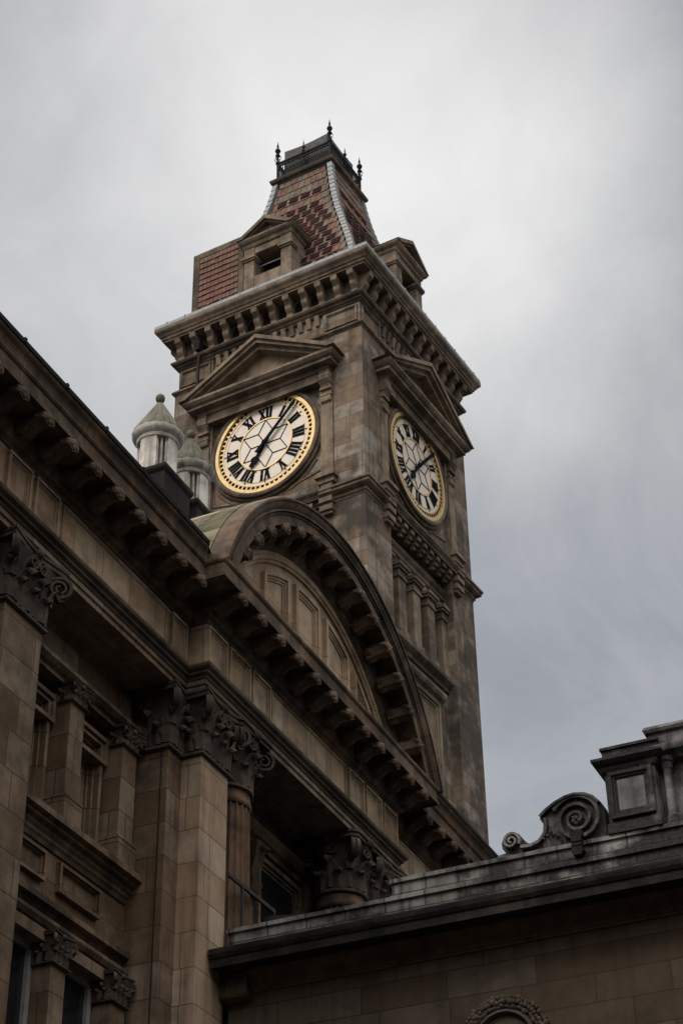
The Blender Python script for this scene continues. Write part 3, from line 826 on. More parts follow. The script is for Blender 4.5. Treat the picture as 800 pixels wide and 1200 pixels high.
# --- dormers
def dormer(s_):
    D0 = H
    mb = MB(); mb.xf = SIDE[s_]
    mb.box(-.80, -.46, D0-1.6, D0, 37.62, 39.62); mb.box(.46, .80, D0-1.6, D0, 37.62, 39.62)
    mb.box(-.46, .46, D0-1.6, D0-.03, 37.62, 38.42); mb.box(-.46, .46, D0-1.6, D0-.02, 39.32, 39.62)
    mb.box(-.84, -.43, D0-.3, D0+.05, 37.62, 37.9); mb.box(.43, .84, D0-.3, D0+.05, 37.62, 37.9)
    for sg in (-1, 1):
        c = sg*.63
        mb.box(c-.21, c+.21, D0-.3, D0+.04, 39.06, 39.12); mb.box(c-.24, c+.24, D0-.3, D0+.08, 39.12, 39.22)
    mb.xf = (lambda f: (lambda x, y, z: f(x, -y, z)))(SIDE[s_])
    mb.sweep([(-.3,39.58),(.02,39.58),(.05,39.64),(.05,39.69),(.12,39.74),(.16,39.80),(.16,39.86),(-.3,39.86)], [(-.80, -(D0-1.9)), (-.80, -D0), (.80, -D0), (.80, -(D0-1.9))])
    mb.xf = SIDE[s_]
    gable_fill(mb, .86, 39.84, 40.36, D0-1.9, D0-.02)
    raking(mb, .98, 39.86, 40.50, .14, D0-2.0, D0+.20); raking(mb, .88, 39.862, 40.40, .12, D0-2.0, D0+.12)
    mb.xf = None
    o = mb.build('dormer', M_TOWT, tow)
    mb = MB(); mb.xf = SIDE[s_]
    mb.box(-.455, .455, D0-.62, D0-.55, 38.40, 39.34)
    mb.xf = None; mb.build('opening', M_VOID, o)
    mb = MB(); mb.xf = SIDE[s_]
    for z in (38.66, 38.98): mb.box(-.47, .47, D0-.30, D0-.27, z, z+.03)
    mb.xf = None; mb.build('window_bar', M_LEAD, o)
    return o
dormer(0); dormer(1)
# --- tile-hung housing left of the front dormer
mb = MB()
P = [(2.98,37.60),(2.98,40.20),(1.55,40.28),(1.55,37.60)]
vs = [(u, -q[0], q[1]) for u in (-2.58, -.84) for q in P]
mb.add(vs, [(0,1,2,3),(7,6,5,4),(0,4,5,1),(1,5,6,2),(2,6,7,3),(3,7,4,0)])
for (a, b, c, d) in ((-2.60,-2.38,37.62,40.22), (-1.0,-.83,37.62,40.22), (-2.38,-1.0,40.02,40.225)):
    mb.box(a, b, -3.025, -2.9, c, d)
hs = mb.build('roof_housing', M_TOWD, tow)
mb = MB(); random.seed(5)
for r in range(11):
    z0 = 37.62+.2185*r
    n = 10
    for k in range(n):
        u0 = -2.37 + 1.36*(k)/n; u1 = u0+1.36/n; z0 = 37.62+.2185*r+random.uniform(-.008,.008)
        l = random.uniform(0, .012)
        A = [(u0+.006, -2.97, z0), (u1-.006, -2.97, z0), (u1-.006, -3.032-l, z0), (u0+.006, -3.032-l, z0), (u0+.006, -2.97, z0+.225), (u1-.006, -2.97, z0+.225), (u1-.006, -3.008, z0+.225), (u0+.006, -3.008, z0+.225)]
        mb.add(A, [(0,3,2,1),(4,5,6,7),(0,1,5,4),(1,2,6,5),(2,3,7,6),(3,0,4,7)], 0 if random.random() < .9 else 1)
mb.build('tile_hanging', [M_TILE3, M_TILE2], hs)

# --- clock stage on each side
def side_fn(s_): return SIDE[s_]
def sweep_side(mb, s_, prof, path):
    """path given as (u, n) with the face looking along +n, travelled left to right"""
    mb.xf = (lambda f: (lambda x, y, z: f(x, -y, z)))(SIDE[s_])
    mb.sweep(prof, [(u, -n) for u, n in path]); mb.xf = None
def clock_bay(s_):
    # pediment over the dial
    mb = MB()
    sweep_side(mb, s_, [(-.3,33.70),(.02,33.70),(.05,33.76),(.05,33.82),(.24,33.84),(.24,33.92),(.30,33.96),(.36,34.04),(.36,34.12),(-.3,34.14)], [(-2.05, 2.85), (-2.05, H+.17), (2.05, H+.17), (2.05, 2.85)])
    mb.xf = SIDE[s_]
    raking(mb, 2.50, 34.14, 35.56, .13, 2.9, H+.60); raking(mb, 2.38, 34.142, 35.45, .15, 2.9, H+.53); raking(mb, 2.22, 34.143, 35.32, .17, 2.9, H+.40)
    gable_fill(mb, 2.05, 34.10, 35.18, 2.88, H+.12)
    mb.box(-2.04, 2.04, 2.88, H+.15, 33.42, 33.71)
    mb.xf = None
    pd = mb.build('clock_pediment', M_TOWT, tow)
    mb = MB(); mb.xf = SIDE[s_]; random.seed(20+s_)
    for k in range(-6, 7):
        u = k*.16; zz = 34.20
        mb.xf = SIDE[s_]
        for q in range(2 if abs(k) < 4 else 1):
            c = SIDE[s_](u+random.uniform(-.03,.03), H+.14, zz + q*.15)
            mb.xf = None; mb.ball(c, .075, 7, 5)
    mb.xf = None
    mb.build('tympanum_carving', M_TOWD, pd, smooth=60)
    for sg in (-1, 1):      # consoles
        mb = MB(); mb.xf = SIDE[s_]
        c = sg*1.95
        P = [(H-.15,32.68),(H+.05,32.68),(H+.10,32.72),(H+.12,32.82),(H+.08,32.95),(H+.07,33.10),(H+.14,33.28),(H+.22,33.38),(H+.24,33.52),(H+.20,33.60),(H+.20,33.70),(H-.15,33.70)]
        n = len(P); vs = [(u, q[0], q[1]) for u in (c-.15, c+.15) for q in P]
        mb.add(vs, [tuple(range(n)), tuple(range(2*n-1, n-1, -1))] + [(i, (i+1) % n, (i+1) % n+n, i+n) for i in range(n)])
        for z in (32.9, 33.1, 33.3): mb.box(c-.17, c+.17, H-.1, H+.10+(z-32.8)*.12, z, z+.07)
        # strip and ressaut below
        mb.box(c-.17, c+.17, H-.15, H+.045, 30.32, 32.68)
        mb.box(c-.24, c+.24, H-.2, H+.16, 29.98, 30.14); mb.box(c-.30, c+.30, H-.2, H+.24, 30.14, 30.24); mb.box(c-.27, c+.27, H-.2, H+.20, 30.24, 30.32)
        mb.box(c-.16, c+.16, H-.2, H+.12, 29.0, 29.98)
        for z in (29.1, 29.35, 29.6): mb.box(c-.19, c+.19, H-.1, H+.17+(z-29.1)*.08, z, z+.15)
        mb.xf = None
        o = mb.build('clock_console', M_TOWT, tow, smooth=30)
    # ring mould round the dial, spandrel frames
    mb = MB(); NR = 64
    ringp = [(1.57,2.88),(1.57,H+.02),(1.64,H+.05),(1.70,H+.03),(1.70,H-.04),(1.78,H-.05),(1.78,2.88)]
    k = len(ringp); vs = []; fs = []
    for i in range(NR):
        a = 2*PI*i/NR
        for (r, n_) in ringp: vs.append(SIDE[s_](r*math.cos(a), n_, 32.13+r*math.sin(a)))
    for i in range(NR):
        j = (i+1) % NR
        for q in range(k):
            w_ = (q+1) % k; fs.append((i*k+q, i*k+w_, j*k+w_, j*k+q))
    mb.add(vs, fs)
    mb.build('dial_surround', M_TOWD, tow, smooth=30)
    for sg in (-1, 1):
        for sz in (-1, 1):
            mb = MB()
            # triangular spandrel frame, one curved side
            pts = [(1.68*sg, 2.905, 32.13+sz*.95), (1.68*sg, 2.905, 32.13+sz*1.45), (.80*sg, 2.905, 32.13+sz*1.45+sz*.2)]
            for a in range(7):
                th = math.radians(68-a*5.6); pts.append((sg*1.88*math.cos(th), 2.905, 32.13+sz*1.88*math.sin(th)))
            for p, q in zip(pts, pts[1:]):
                if abs(p[0]) > 1.70 or abs(q[0]) > 1.70: continue
                mb.xf = None
                mb.tube([SIDE[s_](*p), SIDE[s_](*q)], .03, 5)
            mb.build('spandrel_moulding', M_TOWT, tow)
    # cornice under the dial with little modillions
    mb = MB()
    sweep_side(mb, s_, [(-.3,29.30),(.05,29.30),(.08,29.36),(.08,29.50),(.30,29.52),(.30,29.60),(.34,29.64),(.38,29.70),(.38,29.76),(.1,29.84),(-.3,29.84)], [(-1.76, 2.90), (1.76, 2.90)])
    sweep_side(mb, s_, [(-.3,28.72),(.0,28.72),(.04,28.76),(.04,28.86),(.08,28.90),(.12,28.96),(.12,29.0),(-.3,29.04)], [(-1.74, 2.74), (1.74, 2.74)])
    dc = mb.build('dial_cornice', M_TOWD, tow)
    for k in range(9):
        u = -1.44+.36*k
        mb = MB(); mb.xf = SIDE[s_]
        mb.box(u-.09, u+.09, 2.9, 3.16, 29.38, 29.505); mb.box(u-.075, u+.075, 2.9, 3.08, 29.26, 29.38); mb.box(u-.06, u+.06, 2.9, 3.0, 29.16, 29.26)
        mb.xf = None; mb.build('dial_modillion', M_TOWT, dc)
    # louvre stage
    mb = MB()
    sweep_side(mb, s_, [(-.4,25.90),(.03,25.90),(.06,25.98),(.14,26.04),(.20,26.10),(.20,26.20),(-.4,26.24)], [(-1.74, 2.74), (1.74, 2.74)])
    mb.build('louvre_sill', M_TOWD, tow)
    mb = MB(); mb.xf = SIDE[s_]
    mb.box(-1.73, 1.73, 2.30, 2.365, 26.2, 28.46); mb.xf = None
    mb.build('louvre', M_VOID, tow)
    mb = MB(); mb.xf = SIDE[s_]
    mb.frame(lambda u, n, z: (u, 2.72+n, z), -1.10, 1.10, 21.8, 25.3, .24, -.01, .10)
    mb.box(-.86, .86, 2.70, 2.725, 22.0, 25.06)
    mb.xf = None
    sweep_side(mb, s_, [(-.2,25.25),(.06,25.25),(.10,25.32),(.20,25.38),(.24,25.46),(.24,25.54),(-.2,25.58)], [(-1.22, 2.72), (1.22, 2.72)])
    mb.build('blind_window', M_TOWT, tow)
    for k in range(5):
        u = -1.62 + .81*k
        mb = MB(); mb.xf = SIDE[s_]
        mb.box(u-.20, u+.20, 2.36, 2.82, 26.22, 28.04); mb.box(u-.24, u+.24, 2.36, 2.87, 26.22, 26.46)
        mb.box(u-.23, u+.23, 2.36, 2.86, 28.04, 28.11); mb.box(u-.20, u+.20, 2.36, 2.84, 28.11, 28.28); mb.box(u-.25, u+.25, 2.36, 2.90, 28.28, 28.36); mb.box(u-.28, u+.28, 2.36, 2.94, 28.36, 28.46)
        mb.xf = None; mb.build('louvre_pilaster', M_TOWT, tow)
for s_ in range(2): clock_bay(s_)

# --- the dials
ROM = ['XII','I','II','III','IIII','V','VI','VII','VIII','IX','X','XI']
def clock(s_):
    NR = 72; Z0 = 32.13
    def to(u, z, n): return SIDE[s_](u, n, Z0+z)
    def ring(mb, r0, r1, n0, n1, mat=0):
        vs = []; fs = []
        for i in range(NR):
            a = 2*PI*i/NR
            for (r, n_) in ((r0,n0),(r0,n1),(r1,n1),(r1,n0)): vs.append(to(r*math.cos(a), r*math.sin(a), n_))
        for i in range(NR):
            j = (i+1) % NR
            for q in range(4):
                w_ = (q+1) % 4; fs.append((i*4+q, i*4+w_, j*4+w_, j*4+q))
        mb.add(vs, fs, mat)
    def poly(mb, P, n0, n1, mat=0):
        k = len(P); vs = [to(u, z, n0) for u, z in P] + [to(u, z, n1) for u, z in P]
        mb.add(vs, [tuple(range(k)), tuple(range(2*k-1, k-1, -1))] + [(i, (i+1) % k, (i+1) % k+k, i+k) for i in range(k)], mat)
    def bar(mb, p, q, w, n0, n1, w2=None, mat=0):
        p, q = Vector(p), Vector(q); d = (q-p).normalized(); e = Vector((-d.y, d.x)); w2 = w if w2 is None else w2
        poly(mb, [p+e*w/2, q+e*w2/2, q-e*w2/2, p-e*w/2], n0, n1, mat)
    mb = MB(); poly(mb, [(1.50*math.cos(2*PI*i/NR), 1.50*math.sin(2*PI*i/NR)) for i in range(NR)], H-.10, H-.03)
    face = mb.build('clock_dial', M_GLASS, tow)
    mb = MB()
    ring(mb, 1.475, 1.575, H-.08, H+.02); ring(mb, 1.325, 1.355, H-.05, H-.015); ring(mb, .805, .845, H-.05, H-.012); ring(mb, 1.225, 1.245, H-.05, H-.02)
    mb.build('gilt_rim', M_GOLD, face, smooth=30)
    mb = MB()
    ring(mb, 1.355, 1.475, H-.05, H-.022, 1)
    for k in range(60):
        a = 2*PI*(k+.5)/60
        d = Vector((math.sin(a), math.cos(a)))
        bar(mb, d*1.368, d*1.455, .088, H-.04, H-.016, .094)
    for k in range(12):
        a = 2*PI*k/12; d = Vector((math.sin(a), math.cos(a))); bar(mb, d*1.235, d*1.30, .035, H-.04, H-.015, .02)
    mb.build('minute_track', [M_BLK, M_GOLD], face)
    n0, n1 = H-.045, H-.012
    ri, ro = .87, 1.21
    for h, txt in enumerate(ROM):
        mb = MB()
        a = 2*PI*h/12; d = Vector((math.sin(a), math.cos(a))); t = Vector((math.cos(a), -math.sin(a)))
        wI, wV = .115, .215
        tot = sum(wI if c == 'I' else wV for c in txt); sc_ = min(1.0, .50/tot); x = -tot/2*sc_
        def pt(x, f): return d*(ri+(ro-ri)*f) + t*x*(.86+.22*f)
        for c in txt:
            w = (wI if c == 'I' else wV)*sc_
            if c == 'I':
                bar(mb, pt(x+w/2, 0), pt(x+w/2, 1), .068*sc_, n0, n1, .080*sc_)
            elif c == 'V':
                bar(mb, pt(x+w*.22, 1), pt(x+w*.5, 0), .076*sc_, n0, n1); bar(mb, pt(x+w*.80, 1), pt(x+w*.54, 0), .042*sc_, n0, n1)
            else:
                bar(mb, pt(x+w*.15, 1), pt(x+w*.85, 0), .076*sc_, n0, n1); bar(mb, pt(x+w*.85, 1), pt(x+w*.15, 0), .042*sc_, n0, n1)
            x += w
        bar(mb, pt(-tot/2*sc_, 0), pt(tot/2*sc_, 0), .022, n0, n1-.002); bar(mb, pt(-tot/2*sc_, 1), pt(tot/2*sc_, 1), .022, n0, n1-.002)
        mb.build('numeral', M_BLK, face)
    mb = MB(); ro_ = .80; rm = .46
    for k in range(6):
        a = PI/6 + k*PI/3; d = Vector((math.sin(a), math.cos(a)))
        bar(mb, d*.05, d*rm, .026, H-.045, H-.018)
        for s2 in (-1, 1):
            b = a + s2*PI/6; e = Vector((math.sin(b), math.cos(b))); bar(mb, d*rm, e*ro_, .024, H-.045, H-.018)
    mb.build('glazing_bars', M_BLK, face)
    def hand(ang, prof, n0, n1, name):
        d = Vector((math.sin(ang), math.cos(ang))); e = Vector((d.y, -d.x)); mb = MB()
        L = [d*r + e*w for r, w in prof]; R = [d*r - e*w for r, w in prof[::-1]]
        poly(mb, L+R, n0, n1); 
        if name == 'hour_hand':
            c = [( .06*math.cos(2*PI*i/16), .06*math.sin(2*PI*i/16)) for i in range(16)]; poly(mb, c, n0, n1+.06)
        mb.build(name, M_BLK, face)
    tmin = 7.1; 
    hand(2*PI*(7+tmin/60)/12, [(-.18,.025),(-.05,.03),(.05,.034),(.44,.034),(.50,.10),(.57,.125),(.63,.085),(.68,.06),(.76,.07),(.80,.045)], H+.01, H+.03, 'hour_hand')
    hand(2*PI*tmin/60, [(-.36,.065),(-.10,.05),(0,.055),(.9,.046),(1.2,.05),(1.30,.066),(1.38,.05),(1.43,.01)], H+.045, H+.065, 'minute_hand')
clock(0); clock(1)
# --- rainwater pipe on the front
mb = MB(); mb.tube([(-2.2,-3.02,36.55),(-2.2,-3.06,36.3),(-2.2,-3.14,35.9),(-2.2,-3.14,34.1)], .045, 8)
mb.frustum((-2.27,-2.13,-3.24,-2.96),(-2.33,-2.07,-3.30,-2.96), 36.25, 36.5)
mb.build('downpipe', M_PIPE, tow, smooth=50)

# ================================================================== ROOF TURRETS
def turret(y, label):
    t = empty('roof_turret', (-14.62, y, 20.0))
    tag(t, label, 'turret', 'pale roof turrets beside the clock tower')
    mb = MB()
    mb.box(-.47, .47, -.50, .50, 0, 2.34); mb.sweep([(-.3,2.34),(.0,2.34),(.03,2.38),(.05,2.42),(.05,2.49),(-.3,2.52)], [(-.47,-.50),(.47,-.50),(.47,.50),(-.47,.50)], True)
    mb.build('plinth', M_BLACK, t)
    mb = MB()
    z0, z1 = 2.50, 3.40
    for k in range(4):
        a0 = math.radians(k*90 - 27); a1 = math.radians(k*90 + 27); n = 7
        vs = []; fs = []
        for i in range(n+1):
            a = a0+(a1-a0)*i/n
            for (r, z) in ((.24,z0),(.40,z0),(.40,z0+.08),(.385,z0+.1),(.385,z1),(.24,z1)): vs.append((r*math.cos(a), r*math.sin(a), z))
        for i in range(n):
            for q in range(6):
                w_ = (q+1) % 6; fs.append((i*6+q, i*6+w_, (i+1)*6+w_, (i+1)*6+q))
        fs.append(tuple(range(6))); fs.append(tuple(n*6+q for q in range(5, -1, -1)))
        mb.add(vs, fs)
        c = math.radians(k*90+45)
        for off in (-.09, 0, .09):
            ex, ey = -math.sin(c), math.cos(c)
            mb.tube([(.30*math.cos(c)+ex*off, .30*math.sin(c)+ey*off, z0), (.30*math.cos(c)+ex*off, .30*math.sin(c)+ey*off, z1)], .028, 6)
    mb.lathe([(.22,z0),(.22,z1)], seg=16)
    mb.build('drum', M_PALE, t, smooth=40)
    mb = MB()
    mb.lathe([(.2,3.38),(.40,3.38),(.415,3.42),(.415,3.455),(.45,3.48),(.48,3.52),(.50,3.56),(.505,3.62),(.47,3.65),(.2,3.65)], seg=40)
    mb.build('cap_moulding', M_PALE, t, smooth=35)
    mb = MB(); random.seed(int(y*10))
    NT = 9
    for r in range(NT):
        f0, f1 = r/NT, (r+1)/NT
        r0 = .475*(1-f0)+.055*f0; r1 = .475*(1-f1)+.055*f1
        mb.lathe([(r0-.06,3.63+.80*f0),(r0+.008,3.63+.80*f0),(r1+.012,3.63+.80*f1),(r1-.04 if r1 > .06 else .01,3.63+.80*f1)], seg=96, radfn=lambda a, z: 1+.09*abs(math.sin(a*8))-.03)
    mb.build('cone_roof', M_CONE, t, smooth=40)
    mb = MB(); mb.lathe([(.05,4.36),(.06,4.40),(.04,4.43),(.035,4.46),(.055,4.48),(.085,4.52),(.095,4.57),(.085,4.62),(.05,4.66),(.01,4.67)], seg=16)
    mb.build('finial', M_CONE, t, smooth=50)
turret(24.22, 'larger-looking pale round stone turret with conical cap against the open sky')
turret(25.48, 'pale round stone turret with conical cap, half behind its twin, against the clock tower')

# ================================================================== SIDE WING
wg = empty('side_wing', (0, 22.1, 0)); wg.location = (0,0,0)
tag(wg, 'low brown stone side wing with black-stained cornice and scrolled grey parapet, lower right foreground', 'building')
YW = 22.1; WP = [(-11.74, YW), (14, YW)]
mb = MB(); mb.box(-11.70, 14, YW, 34, 0, 11.6)
mb.build('wall', M_WING, wg)
mb = MB(); mb.sweep([(-.3,11.23),(.03,11.23),(.03,11.26),(.055,11.27),(.07,11.31),(.07,11.345),(.10,11.36),(.11,11.40),(.16,11.44),(.20,11.49),(.20,11.51),(-.3,11.52)], WP)
mb.build('bed_moulding', M_WMOLD, wg)
mb = MB(); mb.sweep([(-.3,11.515),(.48,11.515),(.48,11.48),(.51,11.48),(.51,11.60),(.53,11.61),(.56,11.66),(.57,11.71),(.57,11.735),(.1,11.80),(-.3,11.80)], WP)
mb.build('cornice', M_BLACK, wg)
mb = MB(); mb.prism([(21.90,11.515),(21.90,11.19),(21.92,11.15),(21.98,11.12),(22.12,11.10),(22.12,11.515)], -11.74, -11.32, 'x')
mb.build('corner_block', M_WING, wg)
mb = MB()
mb.box(-11.70, 14, 22.03, 22.5, 11.78, 12.14); mb.box(-11.70, 14, 21.99, 22.5, 12.14, 12.20)
mb.box(-9.15, 14, 22.035, 22.5, 12.20, 12.40); mb.box(-9.17, 14, 22.0, 22.5, 12.40, 12.46)
mb.box(-9.19, 14, 22.02, 22.5, 12.20, 12.23)
mb.build('parapet', M_PARA, wg)
mb = MB(); mb.box(-11.7, 14, 22.4, 34, 11.6, 11.75); mb.build('roof', M_LEADD, wg)
# scroll ornament
OUT = SCROLL_OUTLINE = [(-7.62,12.46),(-7.58,12.52),(-7.47,12.53),(-7.515,12.60),(-7.525,12.68),(-7.49,12.76),(-7.42,12.805),(-7.34,12.81),(-7.27,12.78),(-7.22,12.70),(-7.16,12.62),(-7.10,12.59),(-7.03,12.605),(-6.96,12.66),(-6.92,12.75),(-6.91,12.85),(-6.955,12.93),(-6.90,12.985),(-6.80,13.06),(-6.68,13.12),(-6.55,13.17),(-6.42,13.19),(-6.29,13.165),(-6.17,13.10),(-6.08,13.0),(-6.04,12.86),(-6.04,12.46)]
mb = MB(); mb.prism(OUT, 22.06, 22.36, 'y')
scr = mb.build('scroll', M_PIER, wg)
mb = MB()
def spiral(c, R, turns, a0, sgn, n=70, r1=.12):
    return [(c[0]+R*(1-(1-r1)*k/n)*math.cos(a0+sgn*2*PI*turns*k/n), 22.04, c[1]+R*(1-(1-r1)*k/n)*math.sin(a0+sgn*2*PI*turns*k/n)) for k in range(n+1)]
mb.ribbon(spiral((-6.42,12.80), .355, 2.6, math.radians(150), -1), (0,1,0), .055, [.055-.02*k/70 for k in range(71)])
mb.ribbon(spiral((-7.37,12.67), .125, 1.9, math.radians(-30), 1, 50), (0,1,0), .05, .034)
mb.ribbon([(-7.24,22.04,12.55),(-7.10,22.04,12.54),(-6.97,22.04,12.58),(-6.88,22.04,12.68),(-6.85,22.04,12.80),(-6.86,22.04,12.90)], (0,1,0), .055, .04)
mb.ribbon([(-6.93,22.03,12.93),(-6.84,22.03,13.005),(-6.70,22.03,13.085),(-6.55,22.03,13.14),(-6.42,22.03,13.155),(-6.28,22.03,13.13),(-6.16,22.03,13.06),(-6.09,22.03,12.97)], (0,1,0), .06, .035)
for k in range(7):
    a = k*2*PI/7; mb.ball((-6.42+.06*math.cos(a), 22.03, 12.80+.06*math.sin(a)), .035, 7, 5)
mb.ball((-6.42, 22.01, 12.80), .035, 7, 5)
for k in range(5): 
    mb.xf = lambda x, y, z: (x-6.80, y+22.05, z+12.47)
    leaf(mb, (-.10+.05*k, 0, 0), -PI/2, .07, .26-.05*abs(k-2), .06)
    mb.xf = None
mb.build('scroll_carving', M_PIER, scr, smooth=40)
mb = MB()
mb.prism([(-6.51,12.60),(-6.52,12.52),(-6.50,12.48),(-6.50,12.33),(-6.52,12.30),(-6.48,12.24),(-6.38,12.24),(-6.34,12.30),(-6.36,12.33),(-6.36,12.48),(-6.34,12.52),(-6.35,12.60)], 21.92, 22.1, 'y')
for z in (12.37, 12.43): mb.box(-6.505, -6.355, 21.91, 22.0, z, z+.02)
mb.build('pendant', M_BLACK, wg, smooth=30)
# attic pier and block beside it
mb = MB()
mb.box(-6.00, -5.25, 21.97, 22.5, 12.46, 12.60)
mb.box(-5.97, -5.27, 22.0, 22.5, 12.60, 13.38)
mb.sweep([(-.2,13.36),(.03,13.36),(.05,13.40),(.05,13.43),(.10,13.46),(.14,13.50),(.14,13.54),(-.2,13.56)], [(-5.97,22.5),(-5.97,22.0),(-5.27,22.0),(-5.27,22.5)])
mb.box(-5.98, -5.20, 22.0, 22.5, 13.555, 13.70); mb.box(-6.0, -5.18, 21.97, 22.5, 13.70, 13.74)
mb.frame(lambda u, n, z: (u, 22.0-n, z), -5.925, -5.315, 12.66, 13.345, .12, -.01, .05)
pier = mb.build('attic_pier', M_PIER, wg)
mb = MB(); mb.box(-5.805, -5.435, 21.992, 22.05, 12.78, 13.225); mb.build('panel', M_STREAK, pier)
mb = MB()
mb.box(-5.27, 2, 22.22, 22.6, 12.46, 13.50)
mb.sweep([(-.1,13.44),(.10,13.44),(.14,13.50),(.20,13.53),(.22,13.58),(.22,13.62),(.16,13.64),(.16,13.82),(.20,13.83),(.22,13.87),(.20,13.92),(-.1,13.94)], [(-5.16,22.6),(-5.16,22.2),(2,22.2)])
for x in (-5.13, -4.60):
    mb.lathe([(.03,12.46),(.10,12.46),(.10,12.52),(.075,12.54),(.085,12.60),(.06,12.63),(.055,13.28),(.075,13.31),(.08,13.38),(.10,13.40),(.10,13.46),(.03,13.46)], (x, 22.12), 16)
mb.build('attic_wall', M_PIER, wg, smooth=30)
# carved wreath round the bull's-eye
mb = MB(); random.seed(9)
cx, cz = -7.66, 9.93
NR = 48; vs = []; fs = []
for i in range(NR):
    a = 2*PI*i/NR
    for (r, n_) in ((.36,22.14),(.36,22.03),(.39,21.99),(.43,22.02),(.45,22.06),(.45,22.14)): vs.append((cx+r*math.cos(a), n_, cz+r*math.sin(a)))
for i in range(NR):
    j = (i+1) % NR
    for q in range(6):
        w_ = (q+1) % 6; fs.append((i*6+q, i*6+w_, j*6+w_, j*6+q))
mb.add(vs, fs)
for i in range(64):
    a = 2*PI*i/64
    for k in range(3):
        r = .475+.058*k+random.uniform(-.014,.014); q = a+.05*(k % 2)+random.uniform(-.02,.02)
        mb.ball((cx+r*math.cos(q), 22.06-.035*math.sin((k+.5)/3*PI), cz+r*math.sin(q)), .042+random.uniform(-.010,.012), 6, 4)
wr = mb.build('wreath', M_CAP, wg, smooth=50)
mb = MB(); mb.prism([(cx+.37*math.cos(2*PI*i/32), cz+.37*math.sin(2*PI*i/32)) for i in range(32)], 22.06, 22.12, 'y'); mb.build('panel', M_SOOTY, wr)

# --- things on the wing roof
g = empty('guard_rail', (-11.62, 22.5, 11.75))
tag(g, 'short grey metal rail fixed in front of the fluted column above the wing roof', 'rail')
mb = MB(); mb.box(-.02, .02, -.66, .86, 1.20, 1.26); mb.build('top_rail', M_BOX, g)
mb = MB()
for y in (-.2, .84): mb.box(-.018, .018, y-.018, y+.018, 0, 1.2)
mb.build('post', M_BOX, g)
vb = empty('vent_box', (-11.25, 23.5, 11.75))
tag(vb, 'grey sheet-metal vent box behind the stained parapet, below the rear column', 'vent')
mb = MB(); mb.box(-.42, .42, -.25, .25, 0, .92); mb.build('casing', M_BOX, vb)
mb = MB(); mb.prism([(-.47,.92),(.47,.92),(.47,1.0),(-.47,1.12)], -.3, .3, 'y'); mb.build('lid', M_BOX, vb)

# ================================================================== UNSEEN BUILDINGS ADDED TO SHADE THE COURT (behind and beside the viewer)
def block(name, label, x0, x1, y0, y1, h):
    o = empty(name, ((x0+x1)/2, (y0+y1)/2, 0)); tag(o, label, 'building')
    X, Y = (x1-x0)/2, (y1-y0)/2
    mb = MB(); mb.box(-X, X, -Y, Y, 0, h); mb.build('wall', M_DUSK, o)
    mb = MB(); mb.sweep([(-.5,h-1.0),(.05,h-1.0),(.1,h-.6),(.5,h-.5),(.6,h-.1),(.6,h+.01),(-.5,h+.05)], [(-X,-Y),(X,-Y),(X,Y),(-X,Y)], True); mb.build('cornice', M_CORN, o)
    mb = MB(); mb.sweep([(-.3,5.5),(.1,5.5),(.2,5.8),(-.3,5.9)], [(-X,-Y),(X,-Y),(X,Y),(-X,Y)], True); mb.build('string_course', M_CORN, o)
block('shade_building', 'unseen plain range added behind the viewer to darken the court', -9, 30, -26, -12, 24)
block('shade_building', 'unseen plain range added on the right of the viewer to darken the court', 14.02, 30, -11.9, 34, 19)
# ================================================================== GROUND
mb = MB(); mb.box(-300, 300, -300, 300, -.2, 0)
tag(mb.build('ground', M_PAVE), 'grey stone paving of the square in front of the museum', 'ground', kind='structure')

# ================================================================== CAMERA, LIGHT, SKY
YA, PT, RO = 0.419205715, 0.62080762, -0.0170567147
cam_d = bpy.data.cameras.new('camera'); cam = bpy.data.objects.new('camera', cam_d); COL.objects.link(cam)
fw = Vector((-math.sin(YA)*math.cos(PT), math.cos(YA)*math.cos(PT), math.sin(PT))); rt = Vector((math.cos(YA), math.sin(YA), 0)); up = rt.cross(fw)
r2 = rt*math.cos(RO) + up*math.sin(RO); u2 = -rt*math.sin(RO) + up*math.cos(RO)
mt = Matrix((r2, u2, -fw)).transposed().to_4x4(); mt.translation = (0, 0, 1.7)
cam.matrix_world = mt
cam_d.sensor_fit = 'VERTICAL'; cam_d.sensor_height = 36; cam_d.lens = 2167.198/1200*36
cam_d.clip_end = 2000; cam_d.clip_start = .1
sc.camera = cam

SUN_AZ = math.atan2(-.62, -.36)     # towards the sun, from behind-left
SUN_EL = math.radians(50)
sd = Vector((math.cos(SUN_AZ)*math.cos(SUN_EL), math.sin(SUN_AZ)*math.cos(SUN_EL), math.sin(SUN_EL)))
sl = bpy.data.lights.new('sun', 'SUN'); sl.energy = .9; sl.angle = math.radians(15); sl.color = (1, .93, .84)
so = bpy.data.objects.new('sun', sl); COL.objects.link(so)
so.rotation_euler = sd.to_track_quat('Z', 'Y').to_euler()

w = bpy.data.worlds.new('World'); sc.world = w; w.use_nodes = True
nt = w.node_tree; nt.nodes.clear(); g = N(nt)
out = g.node('ShaderNodeOutputWorld'); bg = g.node('ShaderNodeBackground', {'Strength': .15}); g.l.new(bg.outputs[0], out.inputs[0])
sky = g.node('ShaderNodeTexSky', sky_type='NISHITA'); sky.sun_disc = False; sky.sun_elevation = SUN_EL
sky.sun_rotation = math.atan2(sd.x, sd.y); sky.air_density = 1.2; sky.dust_density = 3
D = g.node('ShaderNodeTexCoord').outputs['Generated']
ds = g.node('ShaderNodeSeparateXYZ', {0: D})
den = g.math('ADD', g.math('MAXIMUM', ds.outputs[2], 0.0), .55)
cv = g.node('ShaderNodeCombineXYZ', {0: g.math('DIVIDE', ds.outputs[0], den), 1: g.math('DIVIDE', ds.outputs[1], den), 2: 0.0}).outputs[0]
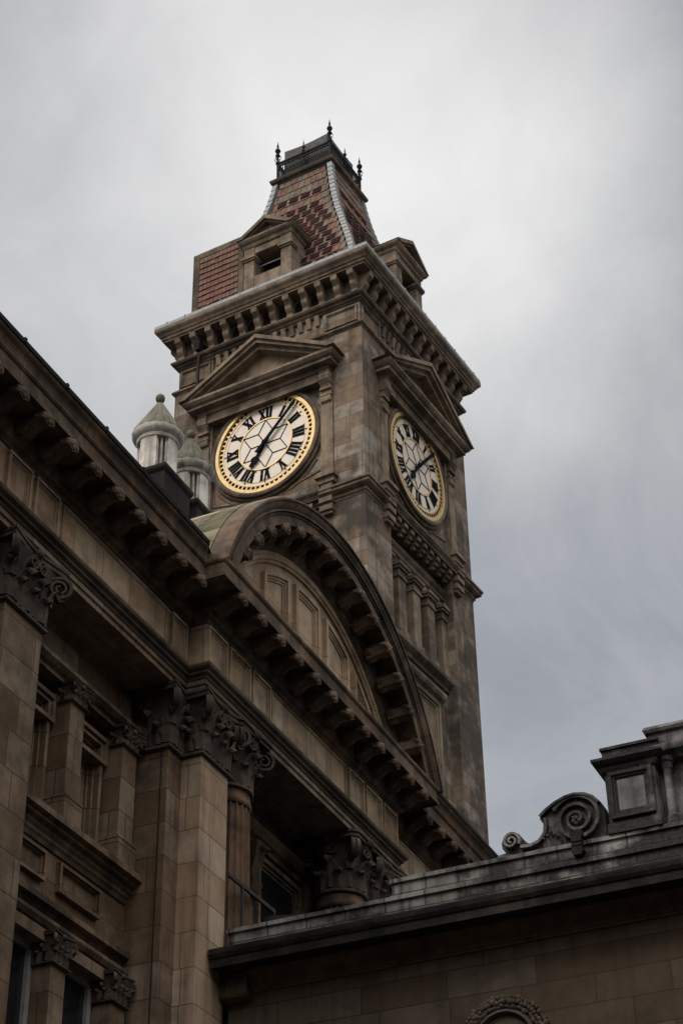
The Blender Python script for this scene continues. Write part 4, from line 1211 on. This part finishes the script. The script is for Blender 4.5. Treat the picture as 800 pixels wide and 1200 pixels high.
wv = g.node('ShaderNodeTexNoise', {'Vector': cv, 'Scale': 1.3, 'Detail': 3.0}).outputs[1]
cv = g.node('ShaderNodeVectorMath', {0: wv, 1: (.55,.55,0), 2: cv}, operation='MULTIPLY_ADD').outputs[0]
n1 = g.noise(cv, 3.4, 7, .55); n2 = g.noise(cv, 9.0, 7, .62)
# thin bright patch of the cloud deck, high beyond the tower
def toward(px, pyy): return tuple((fw*2167 + rt*px + up*pyy).normalized())
def patch(d, lo):
    return g.ramp(g.node('ShaderNodeVectorMath', {0: D, 1: d}, operation='DOT_PRODUCT').outputs[1], lo, 1.0)
el = ds.outputs[2]
lum = g.math('ADD', g.math('MULTIPLY', g.ramp(n1, .36, .64), .85), g.math('MULTIPLY', g.ramp(n2, .32, .68), .55))
lum = g.math('ADD', lum, g.math('MULTIPLY', g.ramp(el, .25, .62), .60))
lum = g.math('ADD', lum, g.math('MULTIPLY', g.math('POWER', patch(toward(110, 410), .978), 1.8), 1.75))
lum = g.math('SUBTRACT', lum, g.math('MULTIPLY', patch(toward(480, 660), .965), 1.1))
lum = g.math('SUBTRACT', lum, g.math('MULTIPLY', g.math('POWER', patch(toward(330, -260), .955), .8), .75))
lum = g.math('ADD', g.math('MULTIPLY', lum, g.ramp(el, -.05, .25)), 1.42)
gd = Vector((.10, -.34, .93)).normalized()
glow = g.math('POWER', patch(tuple(gd), .50), 1.2)
lum = g.math('ADD', lum, g.math('MULTIPLY', glow, 11.0))
cool = g.mix(g.ramp(lum, 1.35, 2.5), (.915,.965,1.065), (1.0,.99,.975))
ln = g.node('ShaderNodeCombineXYZ', {0: lum, 1: lum, 2: lum}).outputs[0]
cloud = g.mix(1.0, cool, ln, 'MULTIPLY')
skyc = g.mix(.92, sky.outputs[0], cloud)
g.l.new(skyc, bg.inputs['Color'])

sc.view_settings.view_transform = 'Standard'; sc.view_settings.look = 'None'
sc.view_settings.exposure = .55; sc.view_settings.gamma = 1; sc.view_settings.use_curve_mapping = False
sc.cycles.max_bounces = 6; sc.cycles.use_denoising = True
